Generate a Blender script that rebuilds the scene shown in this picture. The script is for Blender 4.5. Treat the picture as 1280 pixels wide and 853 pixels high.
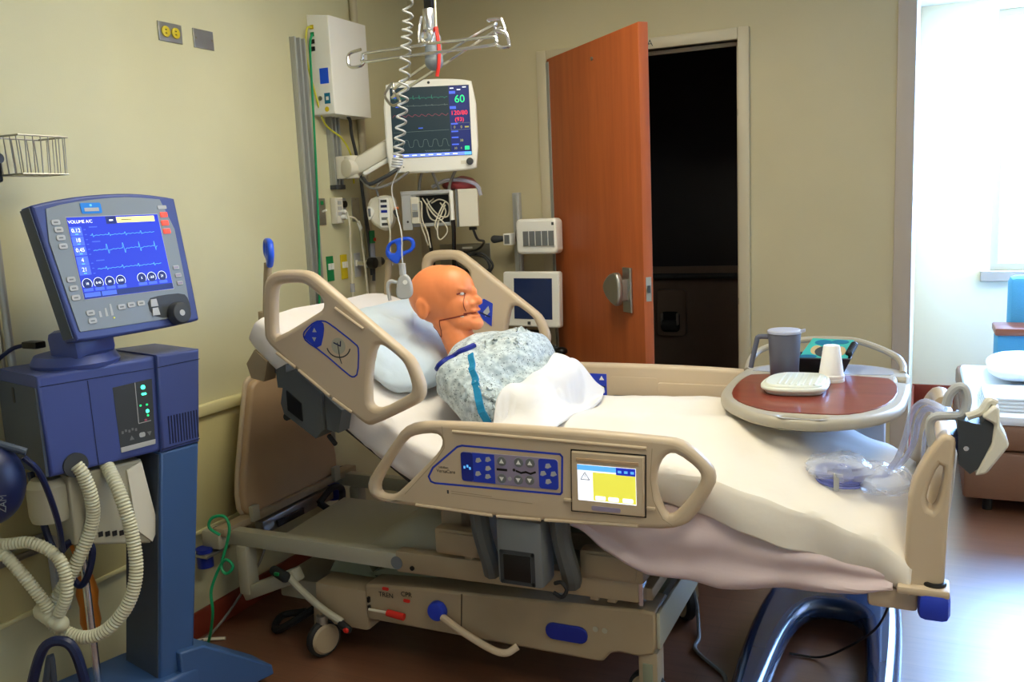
import bpy, bmesh, math, random
from mathutils import Vector, Matrix, noise
from mathutils.bvhtree import BVHTree

for o in list(bpy.data.objects):
    bpy.data.objects.remove(o)
SC = bpy.context.scene
COL = SC.collection
random.seed(7)
PI = math.pi
V = Vector

# ------------------------------------------------------------------ camera
cam_d = bpy.data.cameras.new('camera')
cam_d.sensor_width = 36.0
cam_d.lens = 1113.26 / 1280 * 36.0
cam_d.clip_start = 0.05
cam = bpy.data.objects.new('camera', cam_d)
COL.objects.link(cam)
_yaw, _pitch, _roll = 0.435354, 0.151451, -0.0448847
_f = V((-math.sin(_yaw) * math.cos(_pitch), math.cos(_yaw) * math.cos(_pitch), -math.sin(_pitch)))
_r0 = V((math.cos(_yaw), math.sin(_yaw), 0))
_u0 = _r0.cross(_f)
_r = _r0 * math.cos(_roll) + _u0 * math.sin(_roll)
_u = -_r0 * math.sin(_roll) + _u0 * math.cos(_roll)
_m = Matrix((_r, _u, -_f)).transposed().to_4x4()
_m.translation = V((2.44, 0.0, 1.55))
cam.matrix_world = _m
SC.camera = cam

# ------------------------------------------------------------------ view, world, large lights
SC.view_settings.view_transform = 'Standard'
SC.view_settings.look = 'None'
SC.view_settings.exposure = 0.0
SC.view_settings.gamma = 1.0
SC.view_settings.use_curve_mapping = False
WINDOW_GLOW = 48.0
ADDED_WINDOW_GLOW = 5.0
TROFFER_GLOW = 15.0
wd = bpy.data.worlds.new('sky_world')
SC.world = wd
wd.use_nodes = True
_bg = wd.node_tree.nodes['Background']
_bg.inputs['Color'].default_value = (0.75, 0.87, 1.0, 1)
_bg.inputs['Strength'].default_value = 3.0

# ------------------------------------------------------------------ materials
def lin(c):
    c /= 255.0
    return c / 12.92 if c <= 0.04045 else ((c + 0.055) / 1.055) ** 2.4
def rgb(r, g, b):
    return (lin(r), lin(g), lin(b), 1.0)
MATS = {}
def mat(name, col, rough=0.5, metal=0.0, vary=0.0, vscale=8.0, bump=0.0, bscale=60.0, emit=0.0, trans=0.0, alpha=1.0, ior=1.45, coat=0.0, stretch=None, sheen=0.0):
    m = bpy.data.materials.new(name)
    m.use_nodes = True
    nt = m.node_tree
    b = nt.nodes['Principled BSDF']
    c = rgb(*col)
    b.inputs['Base Color'].default_value = c
    b.inputs['Roughness'].default_value = rough
    b.inputs['Metallic'].default_value = metal
    b.inputs['IOR'].default_value = ior
    if coat: b.inputs['Coat Weight'].default_value = coat
    if sheen: b.inputs['Sheen Weight'].default_value = sheen
    if trans: b.inputs['Transmission Weight'].default_value = trans
    if alpha < 1: b.inputs['Alpha'].default_value = alpha
    if emit:
        b.inputs['Emission Color'].default_value = c
        b.inputs['Emission Strength'].default_value = emit
    if vary or bump:
        tc = nt.nodes.new('ShaderNodeTexCoord')
        mp = nt.nodes.new('ShaderNodeMapping')
        nt.links.new(tc.outputs['Object'], mp.inputs['Vector'])
        if stretch: mp.inputs['Scale'].default_value = stretch
    if vary:
        nz = nt.nodes.new('ShaderNodeTexNoise')
        nz.inputs['Scale'].default_value = vscale
        nz.inputs['Detail'].default_value = 5
        nt.links.new(mp.outputs[0], nz.inputs['Vector'])
        rp = nt.nodes.new('ShaderNodeValToRGB')
        rp.color_ramp.elements[0].position = 0.3
        rp.color_ramp.elements[1].position = 0.7
        rp.color_ramp.elements[0].color = tuple(max(0, x * (1 - vary)) for x in c[:3]) + (1,)
        rp.color_ramp.elements[1].color = tuple(min(1, x * (1 + vary)) for x in c[:3]) + (1,)
        nt.links.new(nz.outputs['Fac'], rp.inputs[0])
        nt.links.new(rp.outputs[0], b.inputs['Base Color'])
    if bump:
        n2 = nt.nodes.new('ShaderNodeTexNoise')
        n2.inputs['Scale'].default_value = bscale
        n2.inputs['Detail'].default_value = 4
        nt.links.new(mp.outputs[0], n2.inputs['Vector'])
        bp = nt.nodes.new('ShaderNodeBump')
        bp.inputs['Strength'].default_value = bump
        bp.inputs['Distance'].default_value = 0.01
        nt.links.new(n2.outputs['Fac'], bp.inputs['Height'])
        nt.links.new(bp.outputs[0], b.inputs['Normal'])
    MATS[name] = m
    return m

def M(n): return MATS[n]
mat('wall_yellow', (204, 200, 163), 0.75, vary=0.03, vscale=3, bump=0.05, bscale=250)
mat('wall_back', (190, 180, 146), 0.75, vary=0.03, vscale=3, bump=0.05, bscale=250)
mat('wainscot', (200, 190, 138), 0.45, bump=0.03, bscale=200)
mat('bumper_trim', (222, 214, 162), 0.4)
mat('wall_white', (236, 224, 192), 0.7, bump=0.04, bscale=200)
mat('ceiling_white', (225, 222, 212), 0.85, bump=0.1, bscale=120)
mat('frame_beige', (188, 178, 150), 0.45)
mat('guard', (176, 164, 148), 0.4)
mat('baseboard_red', (128, 50, 32), 0.45, vary=0.1)
mat('bath_shade', (38, 37, 42), 0.5)  # walls probably beige; the unlit room's darkness is put into this colour
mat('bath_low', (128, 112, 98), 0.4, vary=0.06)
mat('black', (14, 14, 15), 0.4)
mat('rubber', (26, 27, 29), 0.7)
mat('charcoal', (56, 60, 64), 0.5)
mat('latch_grey', (84, 88, 88), 0.5)
mat('grey_plastic', (112, 116, 118), 0.45)
mat('light_grey', (176, 178, 178), 0.4)
mat('white_plastic', (238, 238, 232), 0.35)
mat('white_warm', (218, 214, 198), 0.4)
mat('bed_beige', (198, 178, 150), 0.38, vary=0.02, vscale=5)
mat('bed_beige_dark', (164, 146, 118), 0.45, vary=0.04, vscale=6)
mat('bed_board', (188, 158, 124), 0.5, vary=0.03)
mat('bed_pale', (172, 168, 148), 0.45)
mat('bed_green', (132, 138, 116), 0.5)
mat('steel', (168, 166, 158), 0.32, metal=0.9, vary=0.05, vscale=20)
mat('chrome', (226, 226, 228), 0.22, metal=1.0)
mat('aluminium', (172, 175, 172), 0.4, metal=0.4)
mat('vent_blue', (62, 76, 136), 0.42)
mat('vent_blue_dark', (56, 88, 138), 0.42)
mat('vent_side', (66, 76, 92), 0.5)
mat('vent_grey', (128, 138, 146), 0.45)
mat('blue', (36, 62, 190), 0.4)
mat('blue_bright', (28, 84, 220), 0.4)
mat('blue_deep', (22, 40, 140), 0.35)
mat('panel_lilac', (150, 140, 165), 0.45)
mat('navy', (14, 26, 66), 0.4)
mat('red', (205, 38, 28), 0.4)
mat('red_cord', (210, 40, 26), 0.5)
mat('green_cord', (20, 150, 96), 0.4)
mat('yellow_cord', (205, 200, 50), 0.4)
mat('white_cord', (214, 208, 188), 0.5)
mat('grey_cord', (120, 120, 118), 0.5)
mat('green_label', (14, 128, 70), 0.4)
mat('yellow_label', (206, 184, 30), 0.4)
mat('orange', (240, 142, 88), 0.42, vary=0.03, vscale=5)
mat('orange_dark', (128, 44, 22), 0.6)
mat('badge_blue', (20, 128, 220), 0.4)
mat('hose', (200, 198, 172), 0.45)
mat('sheet_white', (232, 226, 222), 0.85, bump=0.3, bscale=11, sheen=0.2)
mat('sheet_rose', (222, 202, 202), 0.85, bump=0.3, bscale=10, sheen=0.2)
mat('blanket_white', (236, 228, 214), 0.9, bump=0.2, bscale=14, sheen=0.2)
mat('lap_white', (228, 226, 224), 0.88, bump=0.2, bscale=10, sheen=0.2)
mat('pillow_blue', (196, 212, 226), 0.85, bump=0.3, bscale=12, sheen=0.2)
mat('cyan_strap', (12, 128, 176), 0.7, bump=0.3, bscale=40)
mat('table_rim', (176, 168, 150), 0.38)
mat('table_grey', (168, 170, 176), 0.35)
mat('pitcher', (92, 94, 108), 0.4)
mat('pitcher_lid', (178, 182, 198), 0.35)
mat('tray_white', (222, 226, 214), 0.35)
mat('foam', (240, 236, 230), 0.7, bump=0.1, bscale=200)
mat('table_base', (34, 52, 84), 0.22, coat=0.3)
mat('teal', (60, 178, 168), 0.5)
mat('teal_blue', (14, 110, 146), 0.5)
mat('tan_print', (196, 170, 120), 0.5)
mat('sofa_brown', (124, 88, 66), 0.55, bump=0.1, bscale=80)
mat('sofa_blue', (70, 140, 176), 0.8, bump=0.2, bscale=120)
mat('sofa_white', (228, 230, 234), 0.85, bump=0.2, bscale=20)
mat('wood_arm', (120, 62, 36), 0.4)
mat('copper', (200, 120, 40), 0.4, metal=0.3)
mat('pink_bag', (150, 60, 66), 0.35)
mat('tube_clear', (190, 196, 220), 0.15, alpha=0.45)
mat('plastic_clear', (214, 222, 240), 0.06, alpha=0.34, bump=0.5, bscale=30)
mat('coil_blue', (118, 128, 206), 0.2, alpha=0.8)
mat('glass', (225, 235, 245), 0.02, alpha=0.12)
mat('screen_off', (24, 44, 92), 0.12)
def glow(name, col, s=1.0): return mat('e_' + name, col, 0.4, emit=s)
glow('green', (30, 210, 120), 1.2); glow('red', (235, 50, 60), 1.0); glow('white', (235, 240, 250), 1.0)
glow('cyan', (90, 170, 235), 0.9); glow('yellow', (216, 212, 76), 0.85); glow('paleyellow', (240, 226, 130), 1.0)
glow('blue', (24, 46, 186), 0.6); glow('blue_lt', (70, 100, 222), 0.6); glow('darkscreen', (22, 40, 48), 0.7)
glow('navy', (16, 30, 92), 0.7); glow('olive', (150, 150, 70), 0.8); glow('dimgreen', (40, 120, 96), 0.6)
glow('dimred', (130, 60, 76), 0.7); glow('dimgrey', (96, 110, 104), 0.7); glow('led', (60, 255, 190), 4.0)
glow('stripblue', (104, 130, 240), 0.9); glow('salmon', (240, 70, 50), 0.9)
m = mat('window_light', (140, 188, 255), 0.5, emit=WINDOW_GLOW)
m = mat('added_window_light', (200, 218, 255), 0.5, emit=ADDED_WINDOW_GLOW)
m = mat('troffer', (255, 247, 222), 0.5, emit=TROFFER_GLOW)

def wood(name, c1, c2, rough, axis_scale, coat=0.0, gscale=3.0):
    m = mat(name, c1, rough, coat=coat)
    nt = m.node_tree; b = nt.nodes['Principled BSDF']
    tc = nt.nodes.new('ShaderNodeTexCoord'); mp = nt.nodes.new('ShaderNodeMapping')
    mp.inputs['Scale'].default_value = axis_scale
    nz = nt.nodes.new('ShaderNodeTexNoise'); nz.inputs['Scale'].default_value = gscale
    nz.inputs['Detail'].default_value = 8; nz.inputs['Roughness'].default_value = 0.65
    rp = nt.nodes.new('ShaderNodeValToRGB')
    rp.color_ramp.elements[0].position = 0.3; rp.color_ramp.elements[1].position = 0.72
    rp.color_ramp.elements[0].color = rgb(*c2); rp.color_ramp.elements[1].color = rgb(*c1)
    nt.links.new(tc.outputs['Object'], mp.inputs[0]); nt.links.new(mp.outputs[0], nz.inputs['Vector'])
    nt.links.new(nz.outputs['Fac'], rp.inputs[0]); nt.links.new(rp.outputs[0], b.inputs['Base Color'])
    return m
wood('door_wood', (178, 92, 44), (156, 76, 34), 0.42, (9, 9, 0.6))
wood('table_wood', (142, 58, 38), (112, 40, 26), 0.3, (1.2, 10, 1), coat=0.2)
# floor: sheet vinyl printed with long wood grain and faint board joints
m = wood('floor_wood', (122, 82, 60), (102, 66, 48), 0.33, (0.9, 9, 1))
nt = m.node_tree; b = nt.nodes['Principled BSDF']
b.inputs['Coat Weight'].default_value = 0.8; b.inputs['Coat Roughness'].default_value = 0.34; b.inputs['Coat IOR'].default_value = 1.6
br = nt.nodes.new('ShaderNodeTexBrick')
br.inputs['Scale'].default_value = 1.0; br.inputs['Brick Width'].default_value = 1.2; br.inputs['Row Height'].default_value = 0.1
br.inputs['Mortar Size'].default_value = 0.0012
br.inputs['Color1'].default_value = (1, 1, 1, 1); br.inputs['Color2'].default_value = (0.92, 0.9, 0.9, 1); br.inputs['Mortar'].default_value = (0.5, 0.5, 0.5, 1)
tcn = [n for n in nt.nodes if n.type == 'TEX_COORD'][0]
nt.links.new(tcn.outputs['Object'], br.inputs['Vector'])
mx = nt.nodes.new('ShaderNodeMix'); mx.data_type = 'RGBA'; mx.blend_type = 'MULTIPLY'; mx.inputs[0].default_value = 0.8
rpn = [n for n in nt.nodes if n.type == 'VALTORGB'][0]
nt.links.new(rpn.outputs[0], mx.inputs[6]); nt.links.new(br.outputs['Color'], mx.inputs[7]); nt.links.new(mx.outputs[2], b.inputs['Base Color'])
# gown: pale blue-grey cloth with dark printed flecks
m = mat('gown', (184, 198, 204), 0.85, bump=0.45, bscale=14, sheen=0.2)
nt = m.node_tree; b = nt.nodes['Principled BSDF']
tc = nt.nodes.new('ShaderNodeTexCoord')
vo = nt.nodes.new('ShaderNodeTexVoronoi'); vo.inputs['Scale'].default_value = 115; vo.inputs['Randomness'].default_value = 1.0
wn = nt.nodes.new('ShaderNodeTexNoise'); wn.inputs['Scale'].default_value = 55; wn.inputs['Detail'].default_value = 3
rp = nt.nodes.new('ShaderNodeValToRGB')
rp.color_ramp.elements[0].position = 0.16; rp.color_ramp.elements[0].color = rgb(52, 60, 72)
rp.color_ramp.elements[1].position = 0.24; rp.color_ramp.elements[1].color = (1, 1, 1, 1)
r2 = nt.nodes.new('ShaderNodeValToRGB')
r2.color_ramp.elements[0].position = 0.36; r2.color_ramp.elements[0].color = rgb(160, 176, 184)
r2.color_ramp.elements[1].position = 0.62; r2.color_ramp.elements[1].color = rgb(204, 216, 220)
mx = nt.nodes.new('ShaderNodeMix'); mx.data_type = 'RGBA'; mx.blend_type = 'MULTIPLY'; mx.inputs[0].default_value = 1.0
nt.links.new(tc.outputs['Object'], vo.inputs['Vector']); nt.links.new(tc.outputs['Object'], wn.inputs['Vector'])
nt.links.new(vo.outputs['Distance'], rp.inputs[0]); nt.links.new(wn.outputs['Fac'], r2.inputs[0])
nt.links.new(r2.outputs[0], mx.inputs[6]); nt.links.new(rp.outputs[0], mx.inputs[7]); nt.links.new(mx.outputs[2], b.inputs['Base Color'])

# ------------------------------------------------------------------ builders
class MB:
    """collects shapes in world coordinates; build() links them as one mesh object"""
    def __init__(self): self.bm = bmesh.new()
    def _add(self, tmp, mtx=None):
        if mtx is not None: bmesh.ops.transform(tmp, matrix=mtx, verts=tmp.verts)
        me = bpy.data.meshes.new('t'); tmp.to_mesh(me); tmp.free(); self.bm.from_mesh(me); bpy.data.meshes.remove(me)
        return self
    def box(self, lo, hi, bev=0.0, mtx=None, seg=2):
        t = bmesh.new(); bmesh.ops.create_cube(t, size=1)
        s = [max(1e-5, h - l) for l, h in zip(lo, hi)]
        for v in t.verts: v.co = V([l + (c + 0.5) * q for l, c, q in zip(lo, v.co, s)])
        if bev: bmesh.ops.bevel(t, geom=list(t.edges), offset=min(bev, min(s) * 0.49), segments=seg, affect='EDGES', profile=0.5)
        return self._add(t, mtx)
    def obox(self, c, size, rot=(0, 0, 0), bev=0.0):
        from mathutils import Euler
        mt = Matrix.Translation(V(c)) @ Euler(rot).to_matrix().to_4x4()
        h = [q / 2 for q in size]
        return self.box([-q for q in h], h, bev, mt)
    def bar(self, p0, p1, w, h, bev=0.0, up=(0, 0, 1)):
        p0, p1 = V(p0), V(p1); d = (p1 - p0); L = d.length; d.normalize()
        s = V(up).cross(d)
        if s.length < 1e-4: s = V((1, 0, 0)).cross(d)
        s.normalize(); n = d.cross(s)
        mt = Matrix((d, s, n)).transposed().to_4x4(); mt.translation = p0
        return self.box((0, -w / 2, -h / 2), (L, w / 2, h / 2), bev, mt)
    def cyl(self, p0, p1, r0, r1=None, seg=20, bev=0.0):
        p0, p1 = V(p0), V(p1); r1 = r0 if r1 is None else r1
        d = p1 - p0; L = d.length
        t = bmesh.new(); bmesh.ops.create_cone(t, cap_ends=True, segments=seg, radius1=r0, radius2=r1, depth=L)
        if bev:
            es = [e for e in t.edges if abs(e.verts[0].co.z - e.verts[1].co.z) < 1e-6]
            bmesh.ops.bevel(t, geom=es, offset=bev, segments=2, affect='EDGES', profile=0.5)
        mt = Matrix.Translation((p0 + p1) / 2) @ V((0, 0, 1)).rotation_difference(d).to_matrix().to_4x4()
        return self._add(t, mt)
    def ball(self, c, r, seg=20, ring=12, rot=None):
        r = (r, r, r) if isinstance(r, (int, float)) else r
        t = bmesh.new(); bmesh.ops.create_uvsphere(t, u_segments=seg, v_segments=ring, radius=1)
        mt = Matrix.Translation(V(c))
        if rot is not None:
            from mathutils import Euler
            mt = mt @ Euler(rot).to_matrix().to_4x4()
        mt = mt @ Matrix.Diagonal((*r, 1))
        return self._add(t, mt)
    def capsule(self, p0, p1, r0, r1=None, n=7):
        p0, p1 = V(p0), V(p1); r1 = r0 if r1 is None else r1
        for i in range(n):
            k = i / (n - 1); self.ball(p0.lerp(p1, k), r0 + (r1 - r0) * k, 16, 10)
        return self
    def tube(self, pts, r, seg=10, closed=False, smooth=6, ribs=0.0):
        P = spline([V(p) for p in pts], smooth, closed) if smooth > 1 else [V(p) for p in pts]
        n = len(P); rings = []; bm = self.bm; up = None
        for i in range(n):
            a = P[(i - 1) % n] if (closed or i) else P[0]
            c = P[(i + 1) % n] if (closed or i < n - 1) else P[-1]
            d = (c - a)
            if d.length < 1e-9: d = V((0, 0, 1))
            d.normalize()
            if up is None:
                up = V((0, 0, 1)) if abs(d.z) < 0.9 else V((1, 0, 0))
            s = d.cross(up)
            if s.length < 1e-5: s = d.orthogonal()
            s.normalize(); up = s.cross(d).normalized()
            rr = r(i / (n - 1)) if callable(r) else r
            if ribs: rr *= 1 + ribs * (1 if i % 2 else -1)
            rings.append([bm.verts.new(P[i] + (s * math.cos(2 * PI * k / seg) + up * math.sin(2 * PI * k / seg)) * rr) for k in range(seg)])
        m = n if closed else n - 1
        for i in range(m):
            A, B = rings[i], rings[(i + 1) % n]
            for k in range(seg): bm.faces.new((A[k], A[(k + 1) % seg], B[(k + 1) % seg], B[k]))
        if not closed:
            bm.faces.new(list(reversed(rings[0]))); bm.faces.new(rings[-1])
        return self
    def lathe(self, c, prof, seg=32, sx=1.0, sy=1.0, axis=None):
        """prof: (radius, height) list, closed at the axis where radius = 0"""
        t = bmesh.new(); rings = []
        for r, h in prof:
            if r < 1e-6: rings.append([t.verts.new((0, 0, h))])
            else: rings.append([t.verts.new((r * sx * math.cos(2 * PI * k / seg), r * sy * math.sin(2 * PI * k / seg), h)) for k in range(seg)])
        for A, B in zip(rings, rings[1:]):
            for k in range(seg):
                k2 = (k + 1) % seg
                if len(A) == 1 and len(B) == 1: continue
                if len(A) == 1: t.faces.new((A[0], B[k2], B[k]))
                elif len(B) == 1: t.faces.new((A[k], A[k2], B[0]))
                else: t.faces.new((A[k], A[k2], B[k2], B[k]))
        mt = Matrix.Translation(V(c))
        if axis is not None: mt = mt @ V((0, 0, 1)).rotation_difference(V(axis)).to_matrix().to_4x4()
        return self._add(t, mt)
    def prism(self, pts, d):
        """closed 3-D polygon pts swept by vector d"""
        bm = self.bm; d = V(d)
        A = [bm.verts.new(V(p)) for p in pts]; B = [bm.verts.new(V(p) + d) for p in pts]; n = len(A)
        f1 = bm.faces.new(A); f2 = bm.faces.new(list(reversed(B)))
        for i in range(n): bm.faces.new((A[i], B[i], B[(i + 1) % n], A[(i + 1) % n]))
        return self
    def mesh(self, me, mtx=None):
        t = bmesh.new(); t.from_mesh(me); return self._add(t, mtx)
    def build(self, name, mt, parent=None, smooth=True, label=None, ang=35):
        bmesh.ops.recalc_face_normals(self.bm, faces=self.bm.faces)
        me = bpy.data.meshes.new(name); self.bm.to_mesh(me); self.bm.free()
        return link(name, me, mt, parent, smooth, label, ang)

def root_loc(p):
    while p is not None:
        if 'base_xyz' in ROOTS.get(p.name, {}): return ROOTS[p.name]['base_xyz']
        p = p.parent
    return V((0, 0, 0))
ROOTS = {}
def link(name, me, mt, parent=None, smooth=True, label=None, ang=35):
    o = bpy.data.objects.new(name, me); COL.objects.link(o)
    me.materials.clear(); me.materials.append(M(mt) if isinstance(mt, str) else mt)
    if parent is not None:
        me.transform(Matrix.Translation(-root_loc(parent))); o.parent = parent
    if smooth:
        for p in me.polygons: p.use_smooth = True
        try: me.set_sharp_from_angle(angle=math.radians(ang))
        except Exception: pass
    if label: o['label'] = label
    return o
def thing(name, label, cat, loc, group=None):
    o = bpy.data.objects.new(name, None); COL.objects.link(o)
    o.empty_display_size = 0.05
    o.location = loc; ROOTS[o.name] = {'base_xyz': V(loc)}
    o['label'] = label; o['category'] = cat
    if group: o['group'] = group
    return o
def tag(o, label, cat, group=None):
    o['label'] = label; o['category'] = cat
    if group: o['group'] = group
    # move the origin to the base of the mesh
    me = o.data; zs = [v.co for v in me.vertices]
    if zs:
        c = V((sum(v.x for v in zs) / len(zs), sum(v.y for v in zs) / len(zs), min(v.z for v in zs)))
        me.transform(Matrix.Translation(-c)); o.location = c
        ROOTS[o.name] = {'base_xyz': c}
    return o
def struct(o, label=None):
    o['kind'] = 'structure'
    if label: o['label'] = label
    return o
def spline(P, k, closed=False):
    out = []; n = len(P)
    if n < 3 and not closed: 
        return [P[0].lerp(P[-1], i / k) for i in range(k + 1)]
    rng = n if closed else n - 1
    for i in range(rng):
        p0 = P[(i - 1) % n] if closed or i else P[0] * 2 - P[1]
        p1, p2 = P[i], P[(i + 1) % n]
        p3 = P[(i + 2) % n] if closed or i < n - 2 else P[-1] * 2 - P[-2]
        for j in range(k):
            t = j / k
            out.append(0.5 * ((2 * p1) + (p2 - p0) * t + (2 * p0 - 5 * p1 + 4 * p2 - p3) * t * t + (3 * p1 - p0 - 3 * p2 + p3) * t ** 3))
    if not closed: out.append(P[-1].copy())
    return out
def chaikin(p, it=2):
    for _ in range(it):
        q = []
        for i in range(len(p)):
            a, b = p[i], p[(i + 1) % len(p)]
            q.append((a[0] * .75 + b[0] * .25, a[1] * .75 + b[1] * .25)); q.append((a[0] * .25 + b[0] * .75, a[1] * .25 + b[1] * .75))
        p = q
    return p
def rrect(x0, y0, x1, y1, r, n=4):
    out = []
    for cx, cy, a in ((x1 - r, y1 - r, 0), (x0 + r, y1 - r, 90), (x0 + r, y0 + r, 180), (x1 - r, y0 + r, 270)):
        for i in range(n + 1):
            t = math.radians(a + 90 * i / n); out.append((cx + r * math.cos(t), cy + r * math.sin(t)))
    return out
class Frame:
    """a flat local frame in the scene: point = o + u*x + v*y + n*w"""
    def __init__(self, o, u, v):
        self.o = V(o); self.u = V(u).normalized(); self.v = V(v).normalized(); self.n = self.u.cross(self.v).normalized()
        self.m = Matrix((self.u, self.v, self.n)).transposed().to_4x4(); self.m.translation = self.o
    def p(self, x, y, w=0.0): return self.o + self.u * x + self.v * y + self.n * w
    def sub(self, x, y, w=0.0): return Frame(self.p(x, y, w), self.u, self.v)
def slab_mesh(fr, outline, holes=(), w0=0.0, w1=0.01, bev=0.0, bres=2):
    cu = bpy.data.curves.new('c', 'CURVE'); cu.dimensions = '2D'; cu.fill_mode = 'BOTH'
    for k, pts in enumerate([outline] + list(holes)):
        sp = cu.splines.new('POLY'); sp.points.add(len(pts) - 1); sp.use_cyclic_u = True
        area = sum(pts[i][0] * pts[(i + 1) % len(pts)][1] - pts[(i + 1) % len(pts)][0] * pts[i][1] for i in range(len(pts)))
        if (area < 0) != (k > 0): pts = list(reversed(pts))
        for q, (x, y) in zip(sp.points, pts): q.co = (x, y, 0, 1)
    t = abs(w1 - w0) / 2
    bev = min(bev, t * 0.98)
    cu.extrude = max(1e-5, t - bev); cu.bevel_depth = bev; cu.bevel_resolution = bres; cu.offset = -bev
    ob = bpy.data.objects.new('c', cu)
    me = bpy.data.meshes.new_from_object(ob)
    bpy.data.objects.remove(ob); bpy.data.curves.remove(cu)
    me.transform(fr.m @ Matrix.Translation((0, 0, (w0 + w1) / 2)))
    return me
def slab(name, fr, outline, mt, parent=None, holes=(), w0=0.0, w1=0.01, bev=0.0, label=None, bres=2):
    return link(name, slab_mesh(fr, outline, holes, w0, w1, bev, bres), mt, parent, True, label)
def text(name, fr, s, size, mt, parent, w=0.0006, center=True, rot=0.0):
    cu = bpy.data.curves.new('t', 'FONT'); cu.body = s; cu.size = size; cu.extrude = 0.0002
    cu.align_x = 'CENTER' if center else 'LEFT'; cu.align_y = 'CENTER'
    ob = bpy.data.objects.new('t', cu)
    me = bpy.data.meshes.new_from_object(ob); bpy.data.objects.remove(ob); bpy.data.curves.remove(cu)
    me.transform(fr.m @ Matrix.Translation((0, 0, w)) @ Matrix.Rotation(rot, 4, 'Z'))
    return link(name, me, mt, parent, False)
def rect(name, fr, x0, y0, x1, y1, mt, parent, w0=0.0, w1=0.001, r=0.0, bev=0.0, label=None):
    pts = rrect(x0, y0, x1, y1, r) if r else [(x0, y0), (x1, y0), (x1, y1), (x0, y1)]
    return slab(name, fr, pts, mt, parent, (), w0, w1, bev, label)
def ribbon(name, fr, pts, wid, mt, parent, w=0.0006, closed=False):
    """flat printed line"""
    mb = MB(); n = len(pts)
    for i in range(n if closed else n - 1):
        a, b = V(pts[i]), V(pts[(i + 1) % n]); d = b - a
        if d.length < 1e-7: continue
        d.normalize(); s = V((-d.y, d.x)) * wid / 2; a = a - d * wid * .3; b = b + d * wid * .3
        mb.prism([fr.p(*(a + s), w), fr.p(*(a - s), w), fr.p(*(b - s), w), fr.p(*(b + s), w)], fr.n * 0.0003)
    return mb.build(name, mt, parent, False)
def grid_mesh(fn, nu, nv):
    vs = [fn(i / nu, j / nv) for i in range(nu + 1) for j in range(nv + 1)]
    fs = [(i * (nv + 1) + j, (i + 1) * (nv + 1) + j, (i + 1) * (nv + 1) + j + 1, i * (nv + 1) + j + 1) for i in range(nu) for j in range(nv)]
    me = bpy.data.meshes.new('g'); me.from_pydata(vs, [], fs); return me
def bake(o, mods):
    """apply modifiers given as (type, dict) to the object's mesh"""
    for t, kw in mods:
        md = o.modifiers.new(t, t)
        for k, v in kw.items(): setattr(md, k, v)
    dg = bpy.context.evaluated_depsgraph_get(); dg.update()
    me = bpy.data.meshes.new_from_object(o.evaluated_get(dg)); old = o.data
    o.modifiers.clear(); o.data = me
    for p in me.polygons: p.use_smooth = True
    return o
def interp(x, tab):
    if x <= tab[0][0]: return tab[0][1]
    for (a, b), (c, d) in zip(tab, tab[1:]):
        if x <= c:
            t = (x - a) / (c - a); t = t * t * (3 - 2 * t) * .5 + t * .5; return b + (d - b) * t
    return tab[-1][1]
def sstep(a, b, x):
    t = max(0, min(1, (x - a) / (b - a))); return t * t * (3 - 2 * t)
def nz(x, y, z=0.0): return noise.noise(V((x, y, z)))
FY = lambda y: Frame((0, y, 0), (1, 0, 0), (0, 0, 1))          # faces the room's near side (-y): (x, z)
FX = lambda x: Frame((x, 0, 0), (0, 1, 0), (0, 0, 1))          # faces +x: (y, z)
FZ = lambda z: Frame((0, 0, z), (1, 0, 0), (0, 1, 0))          # faces up: (x, y)
# ================================================================== the room
H = 2.75
def sbox(name, lo, hi, mt, bev=0.0, parent=None, label=None):
    o = MB().box(lo, hi, bev).build(name, mt, parent)
    if parent is None: struct(o, label)
    return o
sbox('floor', (-0.1, -1.7, -0.06), (5.1, 7.0, 0.0), 'floor_wood', label='dark brown wood-look vinyl floor with a soft sheen')
sbox('ceiling', (-0.1, -1.7, H), (5.1, 7.0, H + 0.06), 'ceiling_white', label='white ceiling above the bed')
wl = sbox('wall_left', (-0.1, -1.7, 0), (0.0, 4.27, H), 'wall_yellow', label='pale yellow headwall behind the bed')
sbox('wall_right', (5.0, -1.7, 0), (5.1, 4.7, H), 'wall_white', label='white side wall')
sbox('wall_front', (0, -1.8, 0), (5.1, -1.7, H), 'wall_white', label='white wall behind the viewer')
# back wall with the bathroom doorway
mb = MB()
mb.box((0.0, 4.15, 0), (0.765, 4.27, H)); mb.box((1.677, 4.15, 0), (2.391, 4.27, H)); mb.box((0.765, 4.15, 2.228), (1.677, 4.27, H))
struct(mb.build('wall_back', 'wall_back'), 'olive beige wall around the bathroom doorway')
sbox('wall_partition', (2.291, 4.27, 0), (2.391, 7.0, H), 'wall_back', label='side wall of the bathroom by the window bay')
# far wall with window
mb = MB(); FW = 6.9
mb.box((2.391, FW, 0), (2.86, FW + 0.12, H)); mb.box((2.86, FW, 0), (4.7, FW + 0.12, 0.96)); mb.box((2.86, FW, 2.68), (4.7, FW + 0.12, H)); mb.box((4.7, FW, 0), (5.1, FW + 0.12, H))
struct(mb.build('wall_far', 'wall_white'), 'bright white wall at the window bay')
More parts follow.
